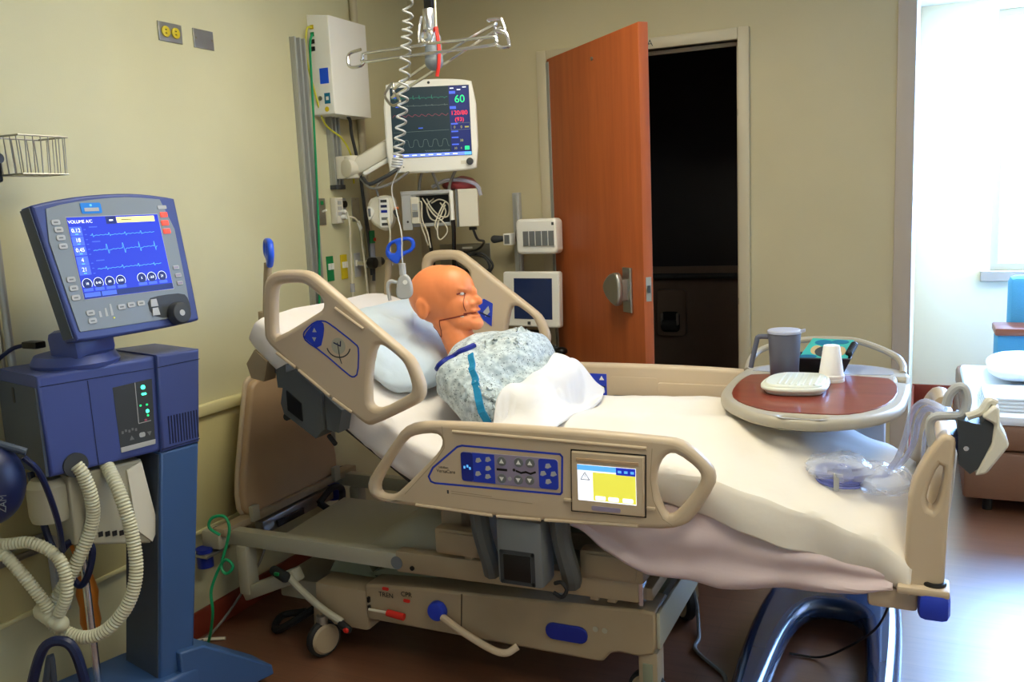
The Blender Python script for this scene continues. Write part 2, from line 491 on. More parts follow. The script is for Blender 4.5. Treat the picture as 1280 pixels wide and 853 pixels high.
# right wall around an unseen second window, added to light the far wall
mb = MB()
mb.box((5.0, 4.7, 0), (5.1, FW, 0.9)); mb.box((5.0, 4.7, 2.6), (5.1, FW, H)); mb.box((5.0, 6.7, 0.9), (5.1, FW, 2.6))
struct(mb.build('wall_bay', 'wall_white'), 'white wall below the added side window')
def window(name, fr, x0, y0, x1, y1, label, pm='window_light'):
    w = MB()
    o = slab(name, fr, [(x0, y0), (x1, y0), (x1, y1), (x0, y1)], 'frame_beige', None, [[(x0 + .05, y0 + .05), (x1 - .05, y0 + .05), (x1 - .05, y1 - .05), (x0 + .05, y1 - .05)]], -0.09, -0.03, 0.004)
    struct(o, label)
    n = 2
    for i in range(n):
        a = x0 + .05 + (x1 - x0 - .1) * i / n; c = x0 + .05 + (x1 - x0 - .1) * (i + 1) / n
        rect('pane', fr, a + .012, y0 + .05, c - .012, y1 - .05, pm, o, -0.075, -0.068)
        if i: rect('mullion', fr, a - .015, y0 + .05, a + .015, y1 - .05, 'frame_beige', o, -0.085, -0.045)
    rect('window_sill', fr, x0 - .06, y0 - .07, x1 + .06, y0, 'guard', o, -0.03, 0.05, 0, 0.006)
    return o
window('window_1', FY(FW), 2.86, 0.96, 4.7, 2.68, 'bright daylight window with a grey sill above the sofa')
window('added_window_2', Frame((5.0, 0, 0), (0, -1, 0), (0, 0, 1)), -6.7, 0.9, -4.7, 2.6, 'unseen side window added to light the far wall, out past the right of the sofa', 'added_window_light')
sbox('baseboard_far', (2.391, FW - 0.02, 0), (5.0, FW, 0.15), 'baseboard_red', 0.004, label='dark red baseboard along the white far wall')
sbox('baseboard_partition', (2.391, 4.3, 0), (2.405, FW - 0.02, 0.15), 'baseboard_red', 0.004, label='dark red baseboard on the bathroom side wall')
sbox('baseboard_back', (1.74, 4.135, 0), (2.32, 4.15, 0.12), 'baseboard_red', 0.004, label='dark red baseboard right of the doorway')
sbox('baseboard_left', (0, -1.7, 0), (0.014, 4.13, 0.1), 'baseboard_red', 0.004, label='dark red baseboard along the headwall')
# headwall bumper: panel with cap and lower edge strip
t = sbox('trim_1', (0.0, -1.7, 0.40), (0.012, 3.0, 0.825), 'wainscot', 0.002, label='pale yellow wall protection panel low on the headwall')
MB().box((0.0, -1.7, 0.822), (0.03, 3.0, 0.868), 0.012).build('bumper_cap', 'bumper_trim', t)
MB().box((0.0, -1.7, 0.388), (0.018, 3.0, 0.404), 0.004).build('edge_strip', 'bumper_trim', t)
# steel-framed doorway
t = MB(); t.box((0.715, 4.128, 0), (0.765, 4.29, 2.278), 0.004); t.box((1.677, 4.128, 0), (1.727, 4.29, 2.278), 0.004); t.box((0.765, 4.128, 2.228), (1.677, 4.29, 2.278), 0.004)
fr_ = struct(t.build('trim_2', 'frame_beige'), 'beige steel frame around the dark bathroom doorway')
MB().box((1.66, 4.2, 0), (1.678, 4.225, 2.228), 0.002).build('door_stop', 'frame_beige', fr_)
MB().box((0.78, 4.2, 2.212), (1.66, 4.225, 2.23), 0.002).build('door_stop', 'frame_beige', fr_)
for z in (1.05, 1.9): MB().box((1.672, 4.15, z), (1.6785, 4.165, z + 0.03)).build('strike_plate', 'charcoal', fr_)
MB().box((1.6715, 4.165, 1.0), (1.6785, 4.19, 1.12)).build('strike_plate', 'black', fr_)
text('room_number', FY(4.1275).sub(1.262, 2.253), '04A', 0.042, 'charcoal', fr_)
# wall end guard
t = sbox('trim_3', (2.326, 4.138, 0), (2.395, 4.152, H), 'guard', 0.003, label='pale grey corner guard on the wall end by the window bay')
MB().box((2.389, 4.14, 0), (2.397, 4.22, H), 0.002).build('guard_return', 'guard', t)
# bathroom interior
sbox('wall_bathroom_back', (0.2, 5.95, 0), (2.291, 6.05, 2.5), 'bath_shade', label='far wall inside the unlit bathroom, shade put into its colour')
sbox('wall_bathroom_left', (0.1, 4.27, 0), (0.2, 6.05, 2.5), 'bath_shade', label='side wall inside the unlit bathroom, shade put into its colour')
sbox('wall_bathroom_right', (2.281, 4.272, 0), (2.291, 5.95, 2.5), 'bath_shade', label='right wall inside the unlit bathroom, shade put into its colour')
sbox('ceiling_bathroom', (0.1, 4.272, 2.5), (2.291, 6.05, 2.55), 'bath_shade', label='ceiling of the unlit bathroom, shade put into its colour')
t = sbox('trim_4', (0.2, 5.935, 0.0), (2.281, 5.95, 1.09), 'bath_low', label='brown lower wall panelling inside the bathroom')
g = thing('grab_rail', 'dark horizontal grab rail on the bathroom wall', 'grab rail', (1.05, 5.9, 1.03))
MB().cyl((0.55, 5.885, 1.03), (1.34, 5.885, 1.03), 0.018).build('rail', 'charcoal', g)
for x in (0.6, 1.0, 1.3): MB().cyl((x, 5.935, 1.03), (x, 5.885, 1.03), 0.014).build('bracket', 'charcoal', g)
g = thing('paper_dispenser', 'dark wall-mounted paper dispenser below the bathroom grab rail', 'dispenser', (0.9, 5.93, 0.6))
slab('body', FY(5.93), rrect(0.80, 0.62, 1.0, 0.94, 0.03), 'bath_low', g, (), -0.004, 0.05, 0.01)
slab('mouth', FY(5.88), rrect(0.83, 0.65, 0.96, 0.79, 0.03), 'black', g, (), -0.002, 0.004, 0.001)
MB().cyl((0.845, 5.865, 0.70), (0.945, 5.865, 0.70), 0.035).build('roll', 'charcoal', g)
for x in (0.842, 0.948): MB().box((x - .006, 5.845, 0.70), (x + .006, 5.88, 0.78), 0.003).build('holder_arm', 'steel', g)
g = thing('light_switch', 'dark switch plate on the bathroom wall left of the rail end', 'switch', (0.72, 5.94, 1.38))
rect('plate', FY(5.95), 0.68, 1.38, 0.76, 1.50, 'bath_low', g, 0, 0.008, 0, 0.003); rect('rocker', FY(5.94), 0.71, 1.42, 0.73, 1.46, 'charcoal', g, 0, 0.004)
# ceiling troffers; the unseen bay one is added to warm the far wall
for i, (cx, cy) in enumerate(((1.3, 2.45), (2.9, 1.1), (3.5, 5.6))):
    g = thing('ceiling_light', 'recessed fluorescent ceiling panel ' + ('above the bed', 'near the middle of the room', 'over the window bay, unseen and added to light the far wall')[i], 'ceiling light', (cx, cy, H - 0.02), 'ceiling panels')
    fz = Frame((cx, cy, H), (1, 0, 0), (0, -1, 0))
    slab('frame', fz, [(-.32, -.62), (.32, -.62), (.32, .62), (-.32, .62)], 'white_plastic', g, [[(-.29, -.59), (.29, -.59), (.29, .59), (-.29, .59)]], 0, 0.018, 0.003)
    rect('diffuser', fz, -.29, -.59, .29, .59, 'troffer', g, 0.002, 0.01)

# ================================================================== bathroom door, open into the room
hx, hy = 0.775, 4.118
ang = math.atan2(3.51 - hy, 1.41 - hx)
FD = Frame((hx, hy, 0), (math.cos(ang), math.sin(ang), 0), (0, 0, 1))    # n faces the camera side
dW = math.hypot(3.51 - hy, 1.41 - hx)
d = thing('wooden_door', 'orange-brown wooden bathroom door standing half open', 'door', (hx, hy, 0.0))
d['kind'] = 'structure'; d.name = 'door_1'; ROOTS['door_1'] = {'base_xyz': V((hx, hy, 0))}
slab('leaf', FD, [(0, 0.012), (dW, 0.012), (dW, 2.235), (0, 2.235)], 'door_wood', d, (), -0.044, 0.0, 0.002)
MB().cyl(FD.p(-0.008, 0.03, -0.01), FD.p(-0.008, 2.22, -0.01), 0.012).build('hinge', 'aluminium', d)
rect('hinge_leaf', FD, 0.0, 0.03, 0.022, 2.22, 'aluminium', d, 0, 0.003)
rect('lock_plate', Frame(FD.p(dW, 0, -0.022), -FD.n, (0, 0, 1)), -0.012, 1.135, 0.012, 1.235, 'steel', d, 0.0, 0.002) 
rect('latch', Frame(FD.p(dW, 0, -0.022), -FD.n, (0, 0, 1)), -0.006, 1.17, 0.006, 1.20, 'charcoal', d, 0.002, 0.006)
hd = rect('handle_plate', FD, dW - 0.16, 1.08, dW - 0.09, 1.27, 'steel', d, 0, 0.012, 0.0, 0.004)
slab('paddle', FD, chaikin([(dW - .105, 1.10), (dW - .105, 1.255), (dW - .19, 1.245), (dW - .245, 1.205), (dW - .25, 1.17), (dW - .20, 1.125)], 2), 'steel', hd, (), .035, .062, .008)
MB().bar(FD.p(dW - .125, 1.177, .0), FD.p(dW - .125, 1.177, .045), .03, .09, .004).build('paddle_neck', 'steel', hd)
MB().cyl(FD.p(0.48, 2.16, 0.0), FD.p(0.48, 2.16, 0.006), 0.008).build('screw_cap', 'steel', d)
# ================================================================== headwall fittings (plane x = 0)
F0 = FX(0.0)
def plate(name, label, cat, y0, z0, y1, z1, mt='steel', group=None):
    g = thing(name, label, cat, (0, (y0 + y1) / 2, z0), group)
    rect('plate', F0, y0, z0, y1, z1, mt, g, 0, 0.006, 0, 0.002)
    return g
g = plate('duplex_outlet', 'steel wall plate with a yellow duplex outlet high on the headwall', 'outlet', 2.436, 2.173, 2.546, 2.239)
for y in (2.466, 2.512):
    s = MB().cyl((0.006, y, 2.206), (0.012, y, 2.206), 0.019, seg=24, bev=0.002).build('socket', 'yellow_label', g)
    for dz in (-.006, .006): MB().box((0.0118, y - .006, 2.206 + dz - .0015), (0.0128, y + .002, 2.206 + dz + .0015)).build('slot', 'black', s)
g = plate('blank_plate', 'blank dark steel wall plate right of the yellow outlet', 'wall plate', 2.602, 2.172, 2.704, 2.240)
for y, z in ((2.612, 2.206), (2.694, 2.206)): MB().cyl((0.006, y, z), (0.0075, y, z), 0.004, seg=12).build('screw', 'chrome', g)
# tall aluminium channel with a double groove
g = thing('wall_channel', 'tall double aluminium channel on the headwall left of the white box', 'channel', (0, 3.2, 0.5))
MB().box((0.0, 3.162, 0.5), (0.008, 3.238, 2.29)).build('back_strip', 'aluminium', g)
for y in (3.162, 3.196, 3.228): MB().box((0.008, y, 0.5), (0.028, y + 0.011, 2.29), 0.002).build('flange', 'aluminium', g)
# shorter channel below the white box that carries the monitor arm
g = thing('equipment_channel', 'short aluminium equipment channel below the white box', 'channel', (0, 3.41, 1.66))
MB().box((0.0, 3.375, 1.66), (0.01, 3.44, 2.0)).build('back_strip', 'aluminium', g)
for y in (3.375, 3.402, 3.43): MB().box((0.01, y, 1.66), (0.032, y + 0.010, 2.0), 0.002).build('flange', 'aluminium', g)
MB().box((0.0, 3.372, 1.655), (0.036, 3.443, 1.675), 0.002).build('end_cap', 'charcoal', g)
tag(MB().cyl((0.018, 3.63, 1.0), (0.018, 3.63, 2.6), 0.018).build('conduit', 'frame_beige'), 'beige vertical conduit pipe behind the monitor arm', 'pipe')
# white wall box
g = thing('network_cabinet', 'white wall-mounted equipment cabinet with yellow and green cables', 'cabinet', (0.06, 3.43, 1.98))
slab('housing', Frame((0.0, 3.29, 0), (1, 0, 0), (0, 0, 1)), [(0.0, 1.975), (0.115, 1.975), (0.115, 2.385), (0.0, 2.40)], 'white_plastic', g, (), -0.285, 0.0, 0.006)
FB = FY(3.29)
for i, (z, m_) in enumerate(((2.345, 'yellow_label'), (2.315, 'green_label'), (2.285, 'black'), (2.255, 'black'))):
    rect('port', FB, 0.018, z - .009, 0.036, z + .009, m_, g, 0, 0.003)
rect('sticker', FB, 0.05, 2.105, 0.095, 2.170, 'blue_bright', g, 0, 0.001, label='plain blue sticker')
MB().cyl((0.045, 3.29, 2.045), (0.045, 3.286, 2.045), 0.010).build('lock', 'steel', g)
o = rect('label_plate', FB, 0.066, 2.02, 0.096, 2.065, 'teal_blue', g, 0, 0.001)
rect('emblem', FB, 0.074, 2.035, 0.088, 2.05, 'white_plastic', o, 0.001, 0.0015)
MB().cyl((0.075, 3.29, 1.997), (0.075, 3.289, 1.997), 0.011).build('seal', 'yellow_label', g)
tag(MB().tube([(0.028, 3.285, 2.345), (0.02, 3.262, 2.33), (0.012, 3.255, 2.22), (0.03, 3.28, 2.05), (0.03, 3.33, 1.94), (0.05, 3.42, 1.88), (0.06, 3.47, 1.80), (0.05, 3.49, 1.68)], 0.0042, 8).build('yellow_cable', 'yellow_cord'), 'yellow network cable looping down from the white cabinet', 'cable')
tag(MB().tube([(0.028, 3.285, 2.315), (0.03, 3.262, 2.25), (0.035, 3.245, 2.0), (0.036, 3.225, 1.6), (0.036, 3.2, 1.3), (0.036, 3.17, 1.08)], 0.005, 8).build('green_cable', 'green_cord'), 'long green cable hanging down in front of the aluminium channel', 'cable')
tag(MB().tube([(0.07, 3.45, 1.977), (0.075, 3.46, 1.955), (0.05, 3.50, 1.90), (0.045, 3.55, 1.75), (0.05, 3.56, 1.6), (0.04, 3.60, 1.45), (0.045, 3.62, 1.36), (0.05, 3.60, 1.22)], 0.008, 8).build('power_cable', 'charcoal'), 'thick dark cable running down the headwall beside the conduit', 'cable')
tag(MB().tube([(0.09, 3.47, 1.80), (0.07, 3.52, 1.68), (0.06, 3.55, 1.52), (0.05, 3.58, 1.38), (0.06, 3.57, 1.25)], 0.007, 8).build('power_cable', 'charcoal'), 'second dark cable dropping from the monitor arm along the headwall', 'cable')
# outlet row
g = plate('switch_plate', 'narrow steel plate with a green mark and toggle', 'wall plate', 3.272, 1.500, 3.320, 1.617)
rect('mark', F0, 3.286, 1.588, 3.306, 1.605, 'green_label', g, 0.006, 0.007); MB().cyl((0.006, 3.298, 1.558), (0.025, 3.298, 1.565), 0.005).build('toggle', 'white_plastic', g)
g = thing('nurse_call_box', 'raised white nurse call box beside the toggle plate', 'call box', (0.02, 3.39, 1.5))
rect('housing', F0, 3.362, 1.502, 3.418, 1.618, 'white_warm', g, 0, 0.034, 0, 0.006)
for z in (1.595, 1.57, 1.545): rect('key', F0, 3.374, z - .008, 3.400, z + .008, 'light_grey', g, 0.034, 0.038, 0, 0.001)
MB().cyl((0.034, 3.40, 1.53), (0.06, 3.40, 1.53), 0.011).build('jack', 'white_plastic', g)
MB().cyl((0.034, 3.40, 1.555), (0.055, 3.40, 1.555), 0.009).build('jack', 'white_plastic', g)
g = plate('call_connector', 'grey plate with a round black connector beside the call box', 'wall plate', 3.43, 1.52, 3.48, 1.615, 'light_grey')
MB().cyl((0.006, 3.455, 1.588), (0.02, 3.455, 1.588), 0.016).build('connector', 'black', g)
g = plate('blank_plate', 'blank brown steel plate near the conduit', 'wall plate', 3.528, 1.506, 3.588, 1.617)
for z in (1.515, 1.608): MB().cyl((0.006, 3.558, z), (0.0075, 3.558, z), 0.003, seg=10).build('screw', 'chrome', g)
for nm, y, mt_, lb in (('oxygen_outlet', 3.325, 'green_label', 'green oxygen gas outlet on the headwall'), ('air_outlet', 3.432, 'yellow_label', 'yellow medical air outlet on the headwall'), ('vacuum_outlet', 3.54, 'light_grey', 'grey vacuum gas outlet on the headwall')):
    g = plate(nm, lb, 'gas outlet', y - .024, 1.245, y + .024, 1.358, mt_)
    for dy in (-.011, .012): rect('socket', F0, y + dy - .008, 1.297, y + dy + .008, 1.325, 'white_plastic', g, 0.006, 0.012, 0, 0.001)
g = thing('suction_regulator', 'chrome suction regulator with a black knob on the grey outlet', 'regulator', (0.06, 3.57, 1.26))
MB().cyl((0.012, 3.54, 1.31), (0.075, 3.54, 1.31), 0.016).build('coupling', 'chrome', g)
MB().cyl((0.075, 3.535, 1.31), (0.11, 3.535, 1.31), 0.026, bev=0.004).build('knob', 'black', g)
MB().box((0.03, 3.555, 1.285), (0.09, 3.62, 1.335), 0.008).build('body', 'steel', g)
MB().cyl((0.06, 3.59, 1.335), (0.06, 3.59, 1.40), 0.014).build('flow_tube', 'tube_clear', g)
MB().cyl((0.06, 3.59, 1.40), (0.06, 3.59, 1.46), 0.016).build('flow_cap', 'green_label', g)
rect('flow_band', FX(0.077), 3.58, 1.41, 3.60, 1.425, 'red', g, 0, 0.001)
MB().cyl((0.06, 3.62, 1.31), (0.06, 3.66, 1.31), 0.02).build('gauge', 'charcoal', g)
tag(MB().tube([(0.062, 3.40, 1.553), (0.07, 3.405, 1.50), (0.055, 3.42, 1.40), (0.05, 3.425, 1.30), (0.05, 3.42, 1.21), (0.05, 3.42, 1.1)], 0.0045, 8).build('white_cable', 'white_cord'), 'white cord hanging straight down from the call box', 'cord')
g = thing('tagged_cord', 'white cord with a paper tag curving right from the call box', 'cord', (0.07, 3.45, 1.1))
MB().tube([(0.062, 3.40, 1.532), (0.085, 3.43, 1.52), (0.08, 3.47, 1.48), (0.065, 3.50, 1.40), (0.06, 3.52, 1.28), (0.06, 3.53, 1.1)], 0.0045, 8).build('cord', 'white_cord', g)
MB().obox((0.084, 3.463, 1.487), (0.004, 0.022, 0.04), (0.5, 0, 0)).build('tag', 'white_plastic', g)
MB().cyl((0.05, 3.42, 1.185), (0.05, 3.42, 1.225), 0.011).build('connector', 'tube_clear', g)

# ================================================================== patient monitor on an arm
mz = V((0.455, 3.52, 1.915))
FM = Frame(mz, (0.912, 0.41, 0), (-0.03, 0.02, 1))
FM = Frame(mz, FM.u, FM.n.cross(FM.u))
g = thing('patient_monitor', 'white patient monitor showing green 60 and red 120/80', 'monitor', (mz.x, mz.y, mz.z - 0.2))
K = 0.205
out = [(-K, -.19), (-.16, -.203), (.0, -.207), (.16, -.203), (K, -.19), (K, .178), (.14, .193), (0, .2), (-.14, .193), (-K, .178)]
slab('bezel', FM, chaikin(out, 1), 'white_plastic', g, (), -0.03, 0.0, 0.01)
slab('back_shell', FM, rrect(-.19, -.185, .19, .18, .04), 'white_warm', g, (), -0.085, -0.028, 0.03)
sc = rect('screen', FM, -.172, -.138, .176, .165, 'e_darkscreen', g, 0, 0.002)
rect('side_column', FM, .086, -.122, .174, .163, 'e_navy', sc, 0.002, 0.0026)
rect('menu_strip', FM, -.171, -.136, .143, -.122, 'e_stripblue', sc, 0.002, 0.003)
rect('menu_key', FM, .143, -.136, .174, -.122, 'e_cyan', sc, 0.002, 0.0032)
for i in range(8): rect('menu_text', FM, -.16 + i * .036, -.131, -.14 + i * .036, -.127, 'e_white', sc, 0.003, 0.0033)
def wave(fn, x0, x1, n): return [(x0 + (x1 - x0) * i / n, fn(i / n)) for i in range(n + 1)]
def ecg(t):
    p = (t * 9) % 1; return 0.012 if .45 < p < .5 else (-.004 if .5 <= p < .56 else 0.002 * math.sin(p * 9))
W = 0.0027
ribbon('ecg_trace', FM, wave(lambda t: .117 + ecg(t), -.165, .08, 180), .0016, 'e_dimgreen', sc, W)
ribbon('ecg_trace', FM, wave(lambda t: .084 + ecg(t) * .4, -.165, .08, 120), .0014, 'e_dimgrey', sc, W)
ribbon('pressure_trace', FM, wave(lambda t: .038 + .007 * abs(math.sin(t * 26)) + .003 * math.sin(t * 52), -.165, .08, 140), .0018, 'e_dimred', sc, W)
ribbon('flat_trace', FM, [(-.165, -.028), (.08, -.024)], .0012, 'e_dimgrey', sc, W)
ribbon('resp_trace', FM, wave(lambda t: -.078 + .016 * math.tanh(2.5 * math.sin(t * 36)), -.165, .08, 160), .0013, 'e_dimgrey', sc, W)
ribbon('low_trace', FM, wave(lambda t: -.112 + .003 * math.sin(t * 80), -.03, .08, 90), .0013, 'e_dimgrey', sc, W)
for x, y in ((-.165, .12), (-.15, .08), (-.055, -.014)): rect('trace_tag', FM, x, y, x + .02, y + .004, 'e_blue_lt', sc, W, W + .0004)
text('heart_rate', FM.sub(.133, .105), '60', .046, 'e_green', sc, W)
text('pressure', FM.sub(.128, .046), '120/80', .027, 'e_red', sc, W)
text('mean_pressure', FM.sub(.128, .018), '(93)', .025, 'e_red', sc, W)
for z in (.135, .07): rect('header', FM, .088, z - .006, .115, z + .006, 'e_blue_lt', sc, W, W + .0004)
for k, z in enumerate((.001, -.032, -.058, -.088)):
    rect('header', FM, .09, z - .004, .12, z + .002, 'e_blue_lt', sc, W, W + .0004)
ribbon('value_frame', FM, [(.09, .003), (.172, .003), (.172, -.026), (.09, -.026)], .0012, 'e_dimgrey', sc, W, True)
text('value', FM.sub(.105, -.015), '0', .016, 'e_olive', sc, W); text('value', FM.sub(.135, -.015), '0', .016, 'e_olive', sc, W)
rect('value', FM, .15, -.018, .168, -.012, 'e_olive', sc, W, W + .0003)
text('value', FM.sub(.133, -.073), '38', .015, 'e_olive', sc, W); text('value', FM.sub(.105, -.106), '30', .013, 'e_olive', sc, W)
text('value', FM.sub(.13, -.106), '4', .013, 'e_olive', sc, W); rect('value', FM, .146, -.114, .166, -.098, 'e_green', sc, W, W + .0003)
for x, z in ((.1, .153), (.155, .156), (.13, .146)): rect('clock_text', FM, x - .008, z - .002, x + .008, z + .002, 'e_white', sc, W, W + .0003)
MB().cyl(FM.p(.165, -.165, 0), FM.p(.165, -.165, .02), 0.016, 0.014, bev=0.002).build('knob', 'charcoal', g)
MB().cyl(FM.p(0.0, .182, 0), FM.p(0.0, .182, .002), 0.006).build('lamp', 'charcoal', g)
rect('key', FM, .125, -.175, .148, -.16, 'white_warm', g, 0, 0.002); MB().cyl(FM.p(-.13, -.178, 0), FM.p(-.13, -.178, .002), 0.003).build('indicator', 'grey_plastic', g)
# arm
g = thing('jointed_bracket', 'cream jointed wall arm holding the patient monitor', 'bracket', (0.03, 3.41, 1.70))
MB().box((0.03, 3.385, 1.70), (0.085, 3.435, 1.80), 0.004).build('wall_bracket', 'white_warm', g)
MB().cyl((0.10, 3.41, 1.70), (0.10, 3.41, 1.80), 0.032, bev=0.004).build('pivot', 'white_warm', g)
mb = MB()
a, c = V((0.11, 3.41, 1.745)), V((0.36, 3.56, 1.90))
for dv, w, h in ((0, .05, .075),): mb.bar(a, c, w, h, 0.02)
mb.cyl(a + V((-.02, -.035, 0)), a + V((.0, .03, 0)), 0.042, bev=0.005)
mb.build('lower_arm', 'white_warm', g)
MB().cyl(V((0.36, 3.56, 1.90)) + V((.0, -.03, 0)), V((0.40, 3.61, 1.90)), 0.035).build('head_joint', 'white_warm', g)
MB().bar((0.15, 3.425, 1.715), (0.36, 3.55, 1.845), 0.03, 0.02, 0.005).build('cable_cover', 'white_plastic', g)
mb = MB()
tag(MB().tube([(0.16, 3.40, 1.70), (0.2, 3.39, 1.67), (0.27, 3.42, 1.70), (0.33, 3.47, 1.74), (0.37, 3.5, 1.74)], 0.009, 8).build('monitor_cable', 'charcoal'), 'dark cable loop sagging below the monitor arm', 'cable')
tag(MB().tube([(0.15, 3.40, 1.695), (0.22, 3.38, 1.65), (0.30, 3.42, 1.67), (0.36, 3.48, 1.72)], 0.006, 8).build('monitor_cable', 'grey_cord'), 'grey cable loop sagging below the monitor arm', 'cable')

# ================================================================== module rack below the monitor
# module rack (faces the same way as the monitor)
FR_ = Frame((0.384, 3.565, 1.545), (0.912, 0.41, 0), (0, 0, 1))
g = thing('module_rack', 'grey monitor module rack with a tangle of white leads', 'rack', (0.384, 3.6, 1.46))
slab('chassis', FR_, rrect(-.112, -.075, .112, .083, .006), 'light_grey', g, [rrect(-.045, -.06, .102, .066, .004)], -0.12, 0.0, 0.003)
rect('back_panel', FR_, -.11, -.072, .11, .08, 'charcoal', g, -.122, -.116)
rect('face_plate', FR_, -.112, -.088, -.066, .07, 'light_grey', g, 0, 0.012, 0, 0.003)
MB().cyl(FR_.p(-.088, -.05, .012), FR_.p(-.088, -.05, .014), 0.005).build('face_hole', 'black', g)
o = rect('parameter_module', FR_, -.082 + .012, -.06, -.032, .06, 'white_warm', g, -.05, 0.02, 0, 0.004)
rect('module_port', FR_, -.064, .0, -.038, .03, 'light_grey', o, 0.02, 0.024, 0, .001); rect('module_port', FR_, -.064, -.03, -.038, -.005, 'grey_plastic', o, 0.02, 0.022)
rect('top_lip', FR_, -.115, .07, .115, .088, 'light_grey', g, -.12, 0.01, 0, 0.004)
rect('side_arm', FR_, .108, -.078, .125, .082, 'white_plastic', g, -.05, 0.03, 0, 0.006)
g = thing('power_box', 'plain white power supply box right of the module rack', 'box', (0.56, 3.66, 1.46))
rect('housing', FR_.sub(.19, 0), -.046, -.083, .045, .087, 'white_warm', g, -.09, 0.004, 0, 0.004)
rect('side_flange', FR_.sub(.19, 0), -.058, -.083, -.046, .087, 'grey_plastic', g, -.09, -.01)
MB().box((0.553, 3.645, 1.445), (0.585, 3.665, 1.46), 0.002).build('plug', 'black', g)
tag(MB().tube([(0.57, 3.655, 1.447), (0.568, 3.70, 1.40), (0.50, 3.9, 1.38), (0.38, 4.06, 1.335), (0.24, 4.09, 1.31), (0.25, 4.09, 1.25), (0.38, 4.09, 1.20), (0.45, 4.09, 1.25), (0.38, 4.09, 1.315), (0.29, 4.08, 1.28), (0.34, 4.08, 1.21), (0.43, 4.08, 1.23), (0.41, 4.08, 1.29), (0.30, 4.1, 1.31), (0.22, 4.12, 1.33)], 0.006, 8).build('coiled_cable', 'charcoal'), 'dark cable loosely coiled in front of the steel wall panel', 'cable')
# rack leads: each a cable of its own
random.seed(3)
def R_(x, y, w=0.0): return tuple(FR_.p(x, y, w))
leads = [
    [(-.02, .055, -.02), (.03, -.02, .01), (.075, -.06, .02), (.09, -.1, .02), (.06, -.135, .02), (.045, -.12, .02), (.05, -.06, .015), (.085, .02, 0)],
    [(.0, .05, -.03), (.02, .01, -.01), (.06, -.03, .01), (.095, -.03, .0), (.1, .02, -.01), (.06, .045, -.02), (.02, .03, -.03)],
    [(.085, .035, -.03), (.07, .01, .005), (.05, -.03, .015), (.035, -.07, .02), (.045, -.1, .015)],
    [(-.035, .02, -.01), (-.028, -.06, .02), (-.012, -.12, .02), (.0, -.16, .02)],
    [(-.04, .03, .01), (-.02, .035, .02), (-.02, -.04, .03), (.0, -.1, .03), (.01, -.17, .03)],
    [(.03, .05, -.05), (.0, .02, -.02), (.015, -.04, -.01), (.06, -.05, -.01), (.085, -.01, -.02), (.06, .03, -.03)]]
names = ['hanging in one long loop below the rack', 'curled in a ring inside the rack cavity', 'leaning across the middle of the rack cavity', 'trailing down from the rack module', 'drooping farthest below the rack module', 'wound flat at the back of the rack cavity']
for P_, nm in zip(leads, names):
    tag(MB().tube([R_(*p) for p in P_], 0.0035, 7).build('sensor_lead', 'white_cord'), 'white sensor lead ' + nm, 'lead', 'leads in the module rack')
tag(MB().tube([R_(.118, -.05, .03), R_(.12, -.1, .03), R_(.115, -.2, .02), R_(.11, -.3, .0), R_(.11, -.42, -.02)], 0.010, 8).build('black_cable', 'black'), 'thick black cable dropping from the right end of the module rack', 'cable')
tag(MB().tube([R_(.0, -.08, -.02), R_(.004, -.15, -.02), R_(.015, -.25, -.02), R_(.02, -.4, -.02)], 0.009, 8).build('black_cable', 'black'), 'thick black cable dropping from the middle of the module rack', 'cable')
# white multi-port hub on the rack's left end
FH = Frame((0.215, 3.475, 1.545), (0.93, 0.36, 0), (0, 0, 1))
g = thing('patient_interface', 'white multi-port patient interface module left of the rack', 'module', (0.2, 3.48, 1.46))
slab('housing', FH, chaikin([(-.075, .03), (-.05, .07), (.03, .075), (.055, .05), (.05, -.03), (.02, -.085), (-.01, -.085), (-.065, -.045)], 1), 'white_warm', g, (), -0.05, 0.03, 0.014)
slab('side_grip', FH, chaikin([(-.072, .025), (-.055, .03), (-.035, 0), (-.06, -.035), (-.07, -.03)], 1), 'white_plastic', g, (), 0.03, 0.04, 0.004)
rect('grip_pad', FH, -.066, -.018, -.055, .018, 'grey_plastic', g, 0.04, 0.042)
o = rect('port_strip', FH, -.018, -.07, .03, .062, 'white_plastic', g, 0.03, 0.036, .01, 0.003)
for z, m_ in ((.048, 'charcoal'), (.025, 'navy'), (.002, 'blue_deep'), (-.03, 'grey_plastic'), (-.055, 'charcoal')):
    rect('port', FH, -.008, z - .006, .02, z + .006, m_, o, 0.036, 0.038)
MB().cyl(FH.p(.05, .0, .02), FH.p(.065, -.02, .04), 0.009).build('plug', 'charcoal', g); MB().cyl(FH.p(.055, .014, .03), FH.p(.07, .014, .034), 0.006).build('plug_tip', 'orange', g)
tag(MB().tube([tuple(FH.p(.02, -.03, .04)), tuple(FH.p(.03, -.09, .05)), tuple(FH.p(.025, -.16, .05)), tuple(FH.p(.03, -.24, .05))], 0.004, 7).build('sensor_lead', 'white_cord'), 'white sensor lead hanging from the patient interface module', 'lead', 'leads in the module rack')
tag(MB().tube([(0.21, 3.44, 1.615), (0.20, 3.45, 1.66), (0.22, 3.5, 1.70), (0.26, 3.53, 1.74)], 0.006, 7).build('interface_cable', 'grey_cord'), 'grey cable rising from the interface module to the monitor arm', 'cable')
